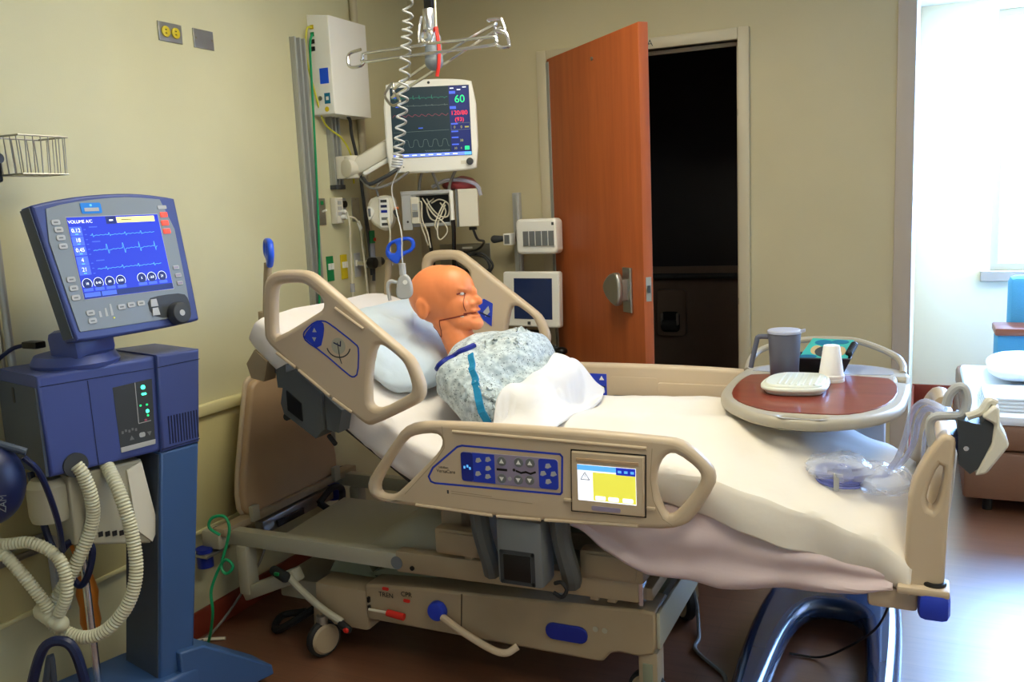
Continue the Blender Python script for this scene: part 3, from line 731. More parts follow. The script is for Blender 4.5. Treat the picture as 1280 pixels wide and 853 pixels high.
for i, (a, c, w) in enumerate((((0.40, 3.52, 1.72), (0.36, 3.55, 1.635), 'left'), ((0.44, 3.535, 1.715), (0.44, 3.59, 1.635), 'middle'), ((0.54, 3.57, 1.715), (0.48, 3.61, 1.635), 'right'))):
    m_ = tuple((p + q) / 2 + random.uniform(-.012, .012) for p, q in zip(a, c))
    tag(MB().tube([a, m_, c], 0.007, 7).build('monitor_lead', 'grey_cord'), 'grey lead between monitor and rack, %s one of three' % w, 'lead', 'leads between monitor and rack')
# dark red plastic bag and a clear tube loop on top of the rack
mb = MB(); mb.ball((0.50, 3.68, 1.655), (0.085, 0.06, 0.035), 24, 14)
o = mb.build('plastic_bag', 'pink_bag'); 
for v in o.data.vertices: v.co += V((nz(v.co.x * 25, v.co.y * 25, v.co.z * 25), 0, nz(v.co.x * 30, v.co.z * 30, 3))) * .012
tag(o, 'crumpled dark red plastic bag lying on top of the module rack', 'bag')
tag(MB().tube([(0.40, 3.60, 1.648), (0.47, 3.60, 1.672), (0.54, 3.62, 1.672), (0.60, 3.65, 1.648), (0.615, 3.66, 1.60)], 0.009, 8).build('clear_tube', 'tube_clear'), 'clear plastic tube arching over the red bag', 'tube')
# steel service panel on the back wall
g = thing('service_panel', 'dark steel service panel low on the back wall', 'wall panel', (0.265, 4.15, 1.19))
rect('plate', FY(4.15), 0.115, 1.195, 0.412, 1.362, 'steel', g, 0, 0.006, 0, 0.002); rect('label_strip', FY(4.144), 0.25, 1.335, 0.31, 1.345, 'white_plastic', g, 0, 0.001)

# ================================================================== wall-mounted bedside computer
g = thing('wall_track', 'grey vertical mounting track on the back wall', 'track', (0.578, 4.13, 0.7))
MB().box((0.560, 4.118, 0.7), (0.598, 4.15, 1.61), 0.004).build('rail', 'light_grey', g); MB().box((0.57, 4.112, 0.7), (0.588, 4.119, 1.6), 0.001).build('groove', 'aluminium', g)
FC = Frame((0.755, 3.945, 1.396), (0.985, -0.12, 0), (0, 0, 1))
g = thing('outlet_box', 'white box with a row of five grey sockets on the wall track', 'outlet box', (0.755, 3.98, 1.31))
slab('housing', FC, rrect(-.112, -.084, .112, .084, .022), 'white_plastic', g, (), -0.07, 0.0, 0.012)
for i in range(5): rect('socket', FC, -.067 + i * .035, -.044, -.040 + i * .035, .026, 'grey_plastic', g, 0.0, 0.010, 0, 0.003)
rect('mark', FC, .088, .052, .100, .066, 'charcoal', g, 0, 0.001)
MB().bar((0.66, 3.985, 1.40), (0.585, 4.12, 1.40), 0.03, 0.05, 0.004).build('bracket', 'light_grey', g)
g = thing('scanner_holder', 'dark grey scanner handle clipped left of the outlet box', 'scanner', (0.53, 4.03, 1.36))
MB().capsule((0.495, 4.03, 1.385), (0.545, 4.03, 1.387), 0.02, 0.014).build('handle', 'charcoal', g)
MB().box((0.555, 4.0, 1.355), (0.598, 4.06, 1.412), 0.004).build('clip', 'white_plastic', g)
rect('barcode', FY(4.0), 0.563, 1.362, 0.59, 1.405, 'grey_plastic', g, 0, 0.001)
MB().bar((0.578, 4.05, 1.385), (0.578, 4.118, 1.385), 0.02, 0.02).build('mount', 'charcoal', g)
FS = Frame((0.717, 3.94, 1.096), (0.99, -0.10, 0), (0, 0.05, 1)); FS = Frame(FS.o, FS.u, FS.n.cross(FS.u))
g = thing('bedside_screen', 'white framed computer screen, switched off dark blue, on the wall track', 'screen', (0.717, 3.97, 0.94))
slab('bezel', FS, rrect(-.155, -.138, .155, .132, .012), 'white_plastic', g, (), -0.045, 0.0, 0.008)
rect('display', FS, -.092, -.098, .118, .100, 'screen_off', g, 0.0, 0.0015)
for x in (-.01, .045): rect('button', FS, x - .008, -.125, x + .008, -.110, 'charcoal', g, 0, 0.002)
MB().bar((0.70, 3.985, 1.08), (0.585, 4.12, 1.08), 0.04, 0.06, 0.006).build('bracket', 'grey_plastic', g)
MB().box((0.64, 3.95, 0.86), (0.74, 4.05, 0.93), 0.012).build('lower_arm', 'black', g)
MB().ball((0.86, 3.96, 0.84), (0.03, 0.03, 0.02)).build('pivot_knob', 'black', g)
MB().bar((0.70, 4.0, 0.89), (0.86, 3.96, 0.84), 0.025, 0.02, .004).build('link_bar', 'charcoal', g)

# ================================================================== ceiling lift with spreader bars
g = thing('ceiling_lift', 'overhead lift strap with a blue-grey motor head', 'lift', (0.815, 2.90, 2.05))
MB().box((0.80, 2.905, 2.24), (0.832, 2.925, H), 0.003).build('strap', 'black', g)
MB().cyl((0.815, 2.915, 2.15), (0.815, 2.915, 2.255), 0.024, bev=0.003).build('swivel', 'chrome', g)
MB().capsule((0.822, 2.92, 2.075), (0.822, 2.92, 2.15), 0.034, 0.030).build('motor_head', 'vent_grey', g)
MB().cyl((0.822, 2.886, 2.10), (0.822, 2.89, 2.10), 0.006).build('screw', 'black', g)
MB().tube([(0.80, 2.885, 2.225), (0.80, 2.872, 2.2), (0.80, 2.86, 2.16), (0.806, 2.85, 2.13)], 0.005, 8).build('shackle', 'chrome', g)
tag(MB().tube([(0.846, 2.92, H - 0.01), (0.845, 2.915, 2.45), (0.844, 2.91, 2.19)], 0.0035, 8).build('white_pull_cord', 'white_cord'), 'thin white cord beside the lift strap', 'cord')
tag(MB().tube([(0.844, 2.909, 2.189), (0.856, 2.90, 2.12), (0.858, 2.89, 2.06), (0.850, 2.885, 2.015)], 0.0065, 8).build('red_cord', 'red_cord'), 'red emergency cord hanging beside the lift motor', 'cord')
g = thing('spreader_bar', 'chrome wire spreader bar hanging level under the lift ring', 'spreader bar', (0.84, 2.85, 2.08), 'lift spreader bars')
MB().tube([(.566, 2.848, 2.102), (.566, 2.849, 2.112), (.58, 2.85, 2.12), (.70, 2.849, 2.121), (.818, 2.847, 2.122), (.834, 2.847, 2.128), (.846, 2.847, 2.128), (.864, 2.846, 2.123), (.98, 2.84, 2.119), (1.1, 2.834, 2.115), (1.113, 2.832, 2.104), (1.108, 2.83, 2.089), (.98, 2.836, 2.089), (.75, 2.843, 2.09), (.577, 2.846, 2.09)], 0.0058, 8, True, 4).build('frame', 'chrome', g)
MB().tube([(.84 + .022 * math.cos(a), 2.848, 2.148 + .022 * math.sin(a)) for a in [i * PI / 6 for i in range(12)]], 0.0058, 8, True, 2).build('ring', 'chrome', g)
MB().tube([(.573, 2.846, 2.09), (.559, 2.844, 2.077), (.523, 2.843, 2.075), (.505, 2.845, 2.086), (.501, 2.85, 2.116), (.515, 2.852, 2.129), (.558, 2.853, 2.136)], 0.0058, 8, False, 3).build('hook', 'chrome', g)
MB().tube([(1.113, 2.83, 2.09), (1.129, 2.827, 2.078), (1.157, 2.824, 2.074), (1.165, 2.825, 2.081), (1.157, 2.83, 2.112), (1.144, 2.833, 2.125), (1.112, 2.836, 2.134), (1.114, 2.835, 2.11)], 0.0058, 8, False, 3).build('hook', 'chrome', g)
g = thing('spreader_bar', 'chrome wire spreader bar slanting down across the monitor top', 'spreader bar', (0.8, 3.0, 2.0), 'lift spreader bars')
MB().tube([(.548, 3.087, 2.001), (.538, 3.092, 2.014), (.557, 3.088, 2.026), (.733, 3.036, 2.09), (1.053, 2.918, 2.167), (1.076, 2.906, 2.161), (1.08, 2.904, 2.148), (1.065, 2.908, 2.143), (.571, 3.078, 2.0)], 0.0058, 8, True, 3).build('frame', 'chrome', g)
MB().tube([(.553, 3.084, 1.999), (.577, 3.072, 1.967), (.545, 3.082, 1.957), (.517, 3.092, 1.966), (.488, 3.106, 2.003), (.515, 3.102, 2.034), (.534, 3.098, 2.044), (.539, 3.094, 2.026)], 0.0055, 8, False, 3).build('hook', 'steel', g)
MB().tube([(1.078, 2.904, 2.151), (1.098, 2.893, 2.14), (1.124, 2.88, 2.136), (1.127, 2.88, 2.144), (1.113, 2.891, 2.174), (1.103, 2.897, 2.183), (1.045, 2.925, 2.192), (1.049, 2.923, 2.188)], 0.0058, 8, False, 3).build('hook', 'chrome', g)
# coiled pendant cord and hand control
g = thing('hand_control', 'white lift hand control hooked on the pillow edge under a coiled grey cord', 'hand control', (0.82, 2.61, 1.24))
pts = []
axis = [V(p) for p in ((0.757, 2.87, 2.74), (0.757, 2.87, 2.294), (0.753, 2.845, 2.124), (0.747, 2.81, 1.925), (0.738, 2.775, 1.756), (0.735, 2.76, 1.70))]
A = spline(axis, 24); n = len(A); turns = 24
for i in range(n):
    pts.append(A[i])
P2 = []
for i in range((n - 1) * 8):
    a = A[i // 8].lerp(A[i // 8 + 1], (i % 8) / 8); t = i / ((n - 1) * 8) * turns * 2 * PI
    P2.append(a + V((math.cos(t) * .017, math.sin(t) * .017, 0)))
MB().tube(P2, 0.0040, 6, False, 1).build('coil_cord', 'light_grey', g)
MB().tube([P2[-1], (0.71, 2.76, 1.63), (0.735, 2.74, 1.55), (0.80, 2.66, 1.47), (0.815, 2.63, 1.40), (0.822, 2.62, 1.335)], 0.0024, 6).build('lead', 'light_grey', g)
FP = Frame((0.826, 2.61, 1.29), (0.92, 0.39, 0), (0, 0, 1))
slab('body', FP, chaikin([(-.012, .04), (.012, .045), (.03, .02), (.032, -.04), (-.022, -.045), (-.028, -.01)], 2), 'light_grey', g, (), -0.016, 0.012, 0.006)
MB().cyl(FP.p(.008, .016, .012), FP.p(.008, .016, .014), 0.008).build('button', 'white_plastic', g)
MB().tube([FP.p(-.02, .015, 0), FP.p(-.045, .02, 0), FP.p(-.055, 0, 0), FP.p(-.05, -.045, 0)], 0.006, 8).build('hook', 'light_grey', g)
MB().tube([FP.p(0, .04, 0), FP.p(0, .08, 0)], 0.012, 10).build('cord_relief', 'light_grey', g)

# ================================================================== sofa bed in the window bay
g = thing('sofa_bed', 'brown based sofa bed with teal arm and back in the window bay', 'sofa', (3.2, 5.4, 0))
MB().box((2.64, 4.6, 0.07), (3.6, 6.2, 0.30), 0.015).build('base_drawer', 'sofa_brown', g)
MB().box((2.645, 4.605, 0.305), (3.6, 6.2, 0.43), 0.03).build('seat_base', 'sofa_brown', g)
MB().box((2.66, 4.62, 0.425), (3.4, 5.95, 0.475), 0.02).build('seat_cushion', 'sofa_white', g)
MB().box((2.85, 5.95, 0.30), (3.6, 6.2, 0.66), 0.025).build('arm', 'sofa_blue', g)
MB().box((2.84, 5.93, 0.655), (3.62, 6.22, 0.70), 0.01).build('arm_cap', 'wood_arm', g)
MB().box((3.35, 4.65, 0.43), (3.6, 5.94, 0.86), 0.05).build('backrest', 'sofa_blue', g)
MB().box((2.93, 6.205, 0.30), (3.6, 6.40, 0.98), 0.04).build('head_cushion', 'sofa_blue', g)
for x in (2.75, 3.5):
    for y in (4.68, 6.1): MB().cyl((x, y, 0), (x, y, 0.075), 0.022).build('foot', 'black', g)
def cushion(name, lo, hi, mt, label, cat, rot=0.0, amp=.01, rx=0.0):
    c = [(a + b_) / 2 for a, b_ in zip(lo, hi)]; s = [(b_ - a) / 2 for a, b_ in zip(lo, hi)]
    def fn(u, v):
        th = u * 2 * PI; ph = (v - .5) * PI
        e = lambda q, k: math.copysign(abs(q) ** k, q)
        x = e(math.cos(ph), .5) * e(math.cos(th), .45); y = e(math.cos(ph), .5) * e(math.sin(th), .45); z = math.sin(ph)
        w = 1 - .35 * max(abs(x), abs(y)) ** 4
        p = V((x * s[0], y * s[1], z * s[2] * w)); q = V(c) + p
        k = nz(q.x * 7, q.y * 7, q.z * 7) * amp + nz(q.x * 19, q.y * 19, q.z * 19) * amp * .4
        return p * (1 + k / max(.02, p.length))
    me = grid_mesh(lambda u, v: tuple(fn(u, v)), 48, 24)
    me.transform(Matrix.Translation(V(c)) @ Matrix.Rotation(rx, 4, 'Y') @ Matrix.Rotation(rot, 4, 'Z'))
    o = link(name, me, mt); bake(o, [('WELD', {'merge_threshold': .0005})]); return tag(o, label, cat)
cushion('white_pillow', (2.78, 5.3, 0.478), (3.32, 5.9, 0.60), 'sofa_white', 'white pillow resting against the teal sofa arm', 'pillow')
mb = MB()
for i in range(4): mb.box((2.71 + i * .004, 4.70 + i * .005, 0.477 + i * .016), (3.15 - i * .004, 5.05 - i * .004, 0.492 + i * .016), 0.007)
tag(mb.build('folded_blanket', 'sofa_white'), 'folded white blanket on the near end of the sofa bed', 'blanket')
# ================================================================== hospital bed
BED = thing('hospital_bed', 'beige electric hospital bed with the head raised and a yellow touch screen on its rail', 'bed', (1.3, 2.78, 0.0))
FN = FY(2.28)
FRo = [(1.049, .91), (1.15, .919), (1.432, .922), (1.691, .92), (1.82, .916), (1.859, .913), (1.89, .899), (1.947, .849), (1.958, .822), (1.954, .79), (1.903, .705), (1.879, .678), (1.831, .659), (1.725, .652), (1.456, .643), (1.308, .640), (1.133, .641), (.947, .641), (.883, .647), (.858, .673), (.859, .706), (.891, .751), (.962, .84), (1.002, .889)]
FRh1 = [(1.052, .871), (1.118, .88), (1.139, .867), (1.135, .839), (1.108, .806), (.982, .689), (.948, .667), (.911, .667), (.897, .681), (.904, .71), (.958, .789), (1.01, .853)]
FRh2 = [(1.831, .873), (1.858, .873), (1.908, .838), (1.92, .817), (1.912, .79), (1.856, .716), (1.832, .697), (1.818, .708), (1.801, .751), (1.795, .8), (1.807, .845)]
HRo = [(.58, 1.378), (.673, 1.377), (.707, 1.368), (.747, 1.339), (.889, 1.231), (1.026, 1.129), (1.056, 1.103), (1.08, 1.048), (1.088, 1.014), (1.079, .982), (1.054, .963), (.894, .89), (.873, .889), (.845, .905), (.813, .929), (.731, .975), (.623, 1.052), (.547, 1.109), (.505, 1.145), (.497, 1.174), (.51, 1.315), (.523, 1.351), (.548, 1.369)]
HRh1 = [(.589, 1.335), (.66, 1.337), (.686, 1.329), (.734, 1.293), (.743, 1.275), (.738, 1.254), (.712, 1.24), (.553, 1.161), (.541, 1.175), (.555, 1.307), (.566, 1.328)]
HRh2 = [(.923, 1.141), (.943, 1.146), (.963, 1.138), (1.009, 1.105), (1.027, 1.081), (1.043, 1.033), (1.043, 1.008), (1.029, .994), (.932, .946), (.899, .948), (.888, .969), (.9, 1.069)]
c1 = lambda p: chaikin(p, 1)
def rail(name, fr, out, holes, label):
    o = slab(name, fr, c1(out), 'bed_beige', BED, [c1(h) for h in holes], -0.02, 0.02, 0.016, label, 3)
    return o
fr1 = rail('foot_side_rail', FN, FRo, (FRh1, FRh2), 'near foot-end side rail with blue keypad and yellow touch screen')
hr1 = rail('head_side_rail', FN, HRo, (HRh1, HRh2), 'near head-end side rail tilted with the backrest')
FF = FY(3.28)
fr2 = rail('foot_side_rail', FF, FRo, (FRh1, FRh2), 'far foot-end side rail with a small blue keypad')
hr2 = rail('head_side_rail', FF, HRo, (HRh1, HRh2), 'far head-end side rail behind the orange head')
def seam(fr, par, pts, w=0.021, r=0.005):
    return MB().tube([fr.p(x, z, w) for x, z in pts], r, 8, False, 3).build('ridge', 'bed_beige', par)
seam(FN, fr1, [(1.181, .892), (1.48, .889), (1.775, .885)])
for a, c in (((1.038, .650), (1.300, .644)), ((1.314, .644), (1.455, .648)), ((1.468, .649), (1.746, .662))): seam(FN, fr1, [a, c])
seam(FN, hr1, [(.791, 1.259), (.89, 1.195)])
for a, c in (((.549, 1.112), (.62, 1.066)), ((.632, 1.058), (.745, .979)), ((.757, .971), (.824, .931))): seam(FN, hr1, [a, c])
# inset groove lines around the grips
W2 = 0.0204
ribbon('groove', FN, [(1.145, .905), (1.15, .84), (1.12, .80), (1.0, .68)], .002, 'bed_beige_dark', fr1, 0.0200)
ribbon('groove', FN, [(1.79, .885), (1.783, .80), (1.79, .74), (1.815, .69), (1.84, .675)], .002, 'bed_beige_dark', fr1, 0.0200)
# keypad
def outline_print(nm, fr, pts, wid, mt, par, w): return ribbon(nm, fr, pts, wid, mt, par, w, True)
outline_print('keypad_border', FN, [(1.194, .846), (1.21, .851), (1.522, .849), (1.529, .842), (1.524, .737), (1.518, .731), (1.11, .726), (1.096, .73), (1.089, .745), (1.106, .774)], .006, 'blue', fr1, W2)
kp = slab('keypad', FN, rrect(1.205, .742, 1.516, .834, .012), 'panel_lilac', fr1, (), 0.019, 0.0225, 0.001)
rect('blue_field', FN, 1.205, .744, 1.245, .832, 'blue_deep', kp, 0.0225, 0.0232, 0.008); rect('blue_field', FN, 1.243, .744, 1.316, .832, 'blue', kp, 0.0225, 0.0231); rect('blue_field', FN, 1.456, .744, 1.515, .832, 'blue', kp, 0.0225, 0.0232, 0.008)
def tri(name, fr, x, z, s, up, mt, par, w):
    k = 1 if up else -1
    return slab(name, fr, [(x - s, z - k * s * .7), (x + s, z - k * s * .7), (x, z + k * s)], mt, par, (), w, w + .0006)
for x, z, up in ((1.34, .814, 1), (1.338, .762, 0), (1.394, .815, 1), (1.430, .816, 1), (1.391, .763, 0), (1.427, .765, 0)):
    b_ = MB().cyl(FN.p(x, z, .0225), FN.p(x, z, .0255), .0145, .0135, 24).build('button', 'grey_plastic', kp)
    tri('arrow', FN, x, z, .0075, up, 'white_plastic', kp, .0255)
MB().cyl(FN.p(1.363, .763, .0225), FN.p(1.363, .763, .0235), .006).build('button', 'light_grey', kp)
ribbon('bed_icon', FN, [(1.385, .789), (1.40, .784), (1.415, .788), (1.43, .784), (1.445, .79)], .006, 'black', kp, .0227)
MB().cyl(FN.p(1.378, .791, .0225), FN.p(1.378, .791, .0231), .0045).build('bed_icon', 'black', kp)
rect('caption', FN, 1.322, .785, 1.356, .792, 'black', kp, .0225, .0229)
for x, z in ((1.264, .811), (1.296, .816), (1.295, .789), (1.261, .770), (1.293, .764), (1.486, .812), (1.470, .789), (1.502, .790), (1.485, .766)):
    slab('pictogram', FN, [(x - .010, z - .006), (x - .002, z - .008), (x + .010, z - .002), (x + .004, z + .008), (x - .007, z + .006)], 'light_grey', kp, (), .0232, .0236)
for x, z in ((1.216, .786), (1.226, .79), (1.234, .784)): rect('pictogram', FN, x - .003, z - .004, x + .003, z + .004, 'e_cyan', kp, .0232, .0236)
text('lettering', FN.sub(1.143, .778), 'Hill-Rom', .009, 'charcoal', kp, .0204)
text('lettering', FN.sub(1.150, .766), 'VersaCare', .0150, 'charcoal', kp, .0204)
ribbon('caption', FN, [(1.165, .706), (1.30, .702)], .0018, 'bed_beige_dark', kp, .0202); ribbon('caption', FN, [(1.165, .699), (1.43, .694)], .0018, 'bed_beige_dark', kp, .0202)
rect('caption', FN, 1.150, .697, 1.156, .708, 'charcoal', kp, .0200, .0204)
# touch screen
ts = slab('touch_screen', FN, [(1.560, .862), (1.769, .862), (1.765, .693), (1.555, .689)], 'bed_beige', fr1, (), 0.016, 0.030, 0.004, 'touch screen unit set in the rail')
outline_print('gap', FN, [(1.557, .865), (1.772, .865), (1.768, .690), (1.552, .686)], .004, 'black', ts, 0.0202)
rect('upper_bar', FN, 1.575, .838, 1.755, .846, 'bed_board', ts, .030, .033, 0, .001)
dsp = rect('display', FN, 1.577, .724, 1.746, .828, 'e_white', ts, .030, .0308)
rect('alert_field', FN, 1.622, .727, 1.745, .808, 'e_yellow', dsp, .0308, .0312)
rect('title_bar', FN, 1.577, .812, 1.690, .827, 'e_cyan', dsp, .0308, .0312); rect('tab', FN, 1.690, .806, 1.745, .827, 'e_blue', dsp, .0308, .0313)
for x in (1.70, 1.718, 1.736): rect('tab_icon', FN, x - .005, .812, x + .005, .819, 'e_cyan', dsp, .0313, .0316)
for x in (1.643, 1.681, 1.722): rect('soft_key', FN, x - .015, .729, x + .015, .741, 'e_white', dsp, .0312, .0316, .003)
ribbon('warning_sign', FN, [(1.586, .785), (1.612, .785), (1.599, .806)], .0018, 'charcoal', dsp, .0309, True)
rect('warning_mark', FN, 1.5983, .792, 1.5997, .799, 'charcoal', dsp, .0309, .0312); rect('warning_mark', FN, 1.5983, .788, 1.5997, .7895, 'charcoal', dsp, .0309, .0312)
rect('home_key', FN, 1.616, .698, 1.700, .711, 'panel_lilac', ts, .030, .032, .004)
for x in (1.53, 1.772): MB().box((x, 2.252, .712), (x + .024, 2.262, .722), .003).build('finger_tab', 'bed_beige', ts)
# head rail control
outline_print('control_border', FN, chaikin([(.71, 1.216), (.745, 1.219), (.769, 1.208), (.861, 1.146), (.868, 1.132), (.858, 1.054), (.84, 1.042), (.823, 1.049), (.727, 1.121), (.669, 1.152), (.66, 1.17), (.667, 1.185)], 1), .005, 'blue', hr1, W2)
kz = slab('control_field', FN, chaikin([(.71, 1.215), (.742, 1.217), (.744, 1.186), (.722, 1.125), (.672, 1.156), (.662, 1.17)], 1), 'blue', hr1, (), .0195, .0212)
tri('arrow', FN, .706, 1.188, .008, 1, 'light_grey', kz, .0213); tri('arrow', FN, .703, 1.160, .008, 0, 'light_grey', kz, .0213)
MB().cyl(FN.p(.792, 1.14, .020), FN.p(.792, 1.14, .0205), .026, seg=28).build('angle_dial', 'bed_pale', hr1)
ribbon('angle_scale', FN, [(.792 + .044 * math.cos(a), 1.140 + .036 * math.sin(a)) for a in [PI * (1.08 + .84 * i / 14) for i in range(15)]], .004, 'charcoal', hr1, .0204)
ribbon('angle_needle', FN, [(.79, 1.15), (.795, 1.10), (.80, 1.085)], .003, 'charcoal', hr1, .0206)
ribbon('angle_mark', FN, [(.776, 1.15), (.80, 1.14), (.802, 1.155)], .004, 'navy', hr1, .0207)
# far rails: inner keypads
kf = rect('keypad', FF, 1.235, .785, 1.325, .88, 'blue', fr2, .018, .022)
for x, z, up in ((1.255, .862, 1), (1.305, .862, 1), (1.255, .802, 0), (1.305, .802, 0)): tri('arrow', FF, x, z, .010, up, 'white_plastic', kf, .022)
ribbon('bed_icon', FF, [(1.24, .838), (1.262, .832), (1.285, .834), (1.318, .828)], .006, 'navy', kf, .0222)
rect('inner_panel', FF, 1.34, .70, 1.53, .872, 'bed_beige', fr2, .016, .0205, .01, .002) 
rect('inner_panel', FF, 1.53, .68, 1.80, .855, 'bed_beige', fr2, .016, .026, .01, .003)
kf = slab('keypad', FF, [(.762, 1.14), (.805, 1.175), (.845, 1.155), (.835, 1.06), (.80, 1.085)], 'blue', hr2, (), .018, .022)
slab('pictogram', FF, [(.80, 1.12), (.825, 1.145), (.83, 1.12), (.81, 1.10)], 'light_grey', kf, (), .022, .0226); ribbon('pictogram', FF, [(.785, 1.118), (.83, 1.1)], .006, 'navy', kf, .0228)
# rail hinges
def prismY(pts, y0, y1): return MB().prism([(x, y0, z) for x, z in pts], (0, y1 - y0, 0))
hg = prismY([(.56, 1.04), (.60, 1.055), (.70, .98), (.695, .86), (.665, .83), (.545, .905), (.535, .94)], 2.275, 2.36).build('rail_latch', 'latch_grey', BED, True, 'dark grey latch under the head rail')
prismY([(.565, .985), (.62, .945), (.62, .885), (.565, .92)], 2.270, 2.276).build('latch_window', 'black', hg)
prismY([(.517, 1.05), (.56, 1.07), (.555, .99), (.52, .99)], 2.285, 2.35).build('rail_link', 'latch_grey', BED)
prismY([(.70, .975), (.765, .925), (.745, .85), (.70, .86)], 2.29, 2.35).build('rail_link', 'latch_grey', BED)
MB().cyl((.548, 2.28, .893), (.548, 2.33, .893), .012).build('latch_peg', 'rubber', hg); MB().cyl((.70, 2.30, .835), (.70, 2.33, .80), .008).build('latch_peg', 'rubber', hg)
lt = MB().box((1.30, 2.27, .425), (1.45, 2.37, .635), .015).build('rail_latch', 'grey_plastic', BED, True, 'grey latch box under the foot rail')
MB().box((1.325, 2.266, .445), (1.412, 2.272, .525), .001).build('latch_window', 'black', lt)
ribbon('latch_window_frame', FY(2.269), [(1.318, .438), (1.42, .438), (1.42, .532), (1.318, .532)], .012, 'charcoal', lt, 0, True)
for x in (1.225, 1.49):
    MB().tube([(x, 2.31, .65), (x + .005, 2.32, .56), (x + .02, 2.34, .46), (x + .015, 2.36, .42)], .030, 10).build('rail_link', 'latch_grey', BED)
MB().tube([(1.475, 2.30, .44), (1.50, 2.29, .45), (1.515, 2.29, .43), (1.50, 2.29, .405), (1.47, 2.30, .41)], .006, 8).build('cable_clip', 'rubber', BED)
for x in (.70, 1.40, .60): 
    MB().box((x - .05, 3.20, .70 if x > 1 else .95), (x + .05, 3.26, .80 if x > 1 else 1.02), .01).build('rail_link', 'charcoal', BED) if x != .70 else None
# headboard
FHB = FX(0.125)
hbo = chaikin([(2.47, .43), (2.58, .86), (2.60, .93), (2.68, .935), (2.90, .935), (2.98, .93), (3.0, .86), (3.11, .43), (3.0, .428), (2.6, .428)], 2)
hb = slab('headboard', FHB, hbo, 'bed_board', BED, (), -0.02, 0.015, 0.01, 'brown head panel with a pale edge')
slab('edge_trim', FHB, [(2.785 + (y - 2.785) * 1.04, .43 + (z - .43) * 1.03) for y, z in hbo], 'bed_beige', hb, (), -0.03, -0.012, 0.008)
MB().box((.10, 2.36, .40), (.155, 3.20, .43), .004).build('head_beam', 'bed_beige_dark', BED)
MB().box((.13, 2.55, .34), (.17, 3.0, .395), .004).build('head_actuator', 'steel', BED)
MB().box((.175, 2.62, .35), (.185, 2.78, .375), .001).build('slot', 'black', BED)
MB().tube([(.20, 2.86, .37), (.23, 2.9, .33), (.22, 2.98, .33), (.2, 3.02, .38), (.21, 2.94, .41), (.2, 2.86, .37)], .014, 8).build('cable_loop', 'rubber', BED)
# upper frame
for y, nm in ((2.42, 'near'), (3.14, 'far')):
    MB().box((.135, y - .022, .358), (.87, y + .022, .415), .003).build('frame_bar', 'bed_pale', BED)
    MB().bar((.86, y, .388), (1.70, y, .405), .05, .075, .008).build('frame_bar', 'bed_beige_dark', BED)
MB().cyl((.865, 2.396, .385), (.865, 2.392, .385), .022).build('pivot_cap', 'grey_plastic', BED)
MB().cyl((.925, 2.394, .374), (.925, 2.390, .374), .008).build('bolt', 'black', BED)
for x in (.93, 1.2, 1.68): MB().box((x, 2.44, .36), (x + .05, 3.12, .40), .005).build('cross_member', 'bed_beige_dark', BED)
for y in (2.50, 3.02): MB().box((.15, y, .41), (.17, y + .04, .47), .003).build('socket_post', 'bed_pale', BED)
for s, y in ((1, 2.385), (-1, 3.175)):
    MB().box((.05, y - .035, .35), (.135, y + .035, .42), .01).build('head_bumper', 'bed_pale', BED)
    MB().cyl((.075, y - .05, .29), (.075, y - .05, .36), .03).build('bumper_roller', 'blue_deep', BED) 
    MB().cyl((.105, y, .42), (.105, y, .425), .02).build('socket_ring', 'black', BED)
MB().box((.01 + .04, 2.30, .335), (.12, 2.42, .345), .002).build('bumper_bracket', 'steel', BED)
# under-head pan and hump cover
mb = MB(); mb.prism([(.28, 2.46, .34), (.86, 2.46, .34), (.80, 2.98, .34), (.24, 2.98, .34)], (0, 0, .02)); mb.build('drip_pan', 'bed_pale', BED)
def hump(u, v):
    x = .66 + .46 * v; y = 2.45 + .52 * u
    k = math.sin(PI * v) ** .8 * sstep(-.02, .30, u)
    return (x, y, .352 + .125 * k)
o = link('motor_cover', grid_mesh(hump, 24, 24), 'bed_pale', BED); bake(o, [('SOLIDIFY', {'thickness': .01})])
# head end leg loop
MB().bar((.195, 2.42, .36), (.195, 2.42, .17), .05, .062, .01, (0, 1, 0)).build('leg_loop', 'bed_pale', BED)
MB().bar((.18, 2.42, .165), (.43, 2.42, .275), .05, .05, .008).build('leg_loop', 'bed_pale', BED)
MB().bar((.195, 3.14, .36), (.195, 3.14, .17), .05, .062, .01, (0, 1, 0)).build('leg_loop', 'bed_pale', BED)
# lift arms
for y in (2.53, 3.03):
    prismY([(.50, .26), (.70, .26), (.63, .36), (.56, .36)], y - .02, y + .02).build('lift_bracket', 'bed_green', BED)
    prismY([(.66, .27), (.90, .27), (1.12, .40), (.98, .40)], y - .02, y + .03).build('lift_arm', 'bed_green', BED)
    prismY([(1.15, .29), (1.32, .31), (1.22, .40), (1.12, .40)], y - .02, y + .03).build('lift_arm', 'bed_green', BED)
MB().box((.25, 2.52, .12), (.52, 3.04, .2), .01).build('base_tray', 'bed_pale', BED)
MB().box((.88, 2.50, .17), (1.68, 3.06, .25), .01).build('base_deck', 'bed_green', BED)
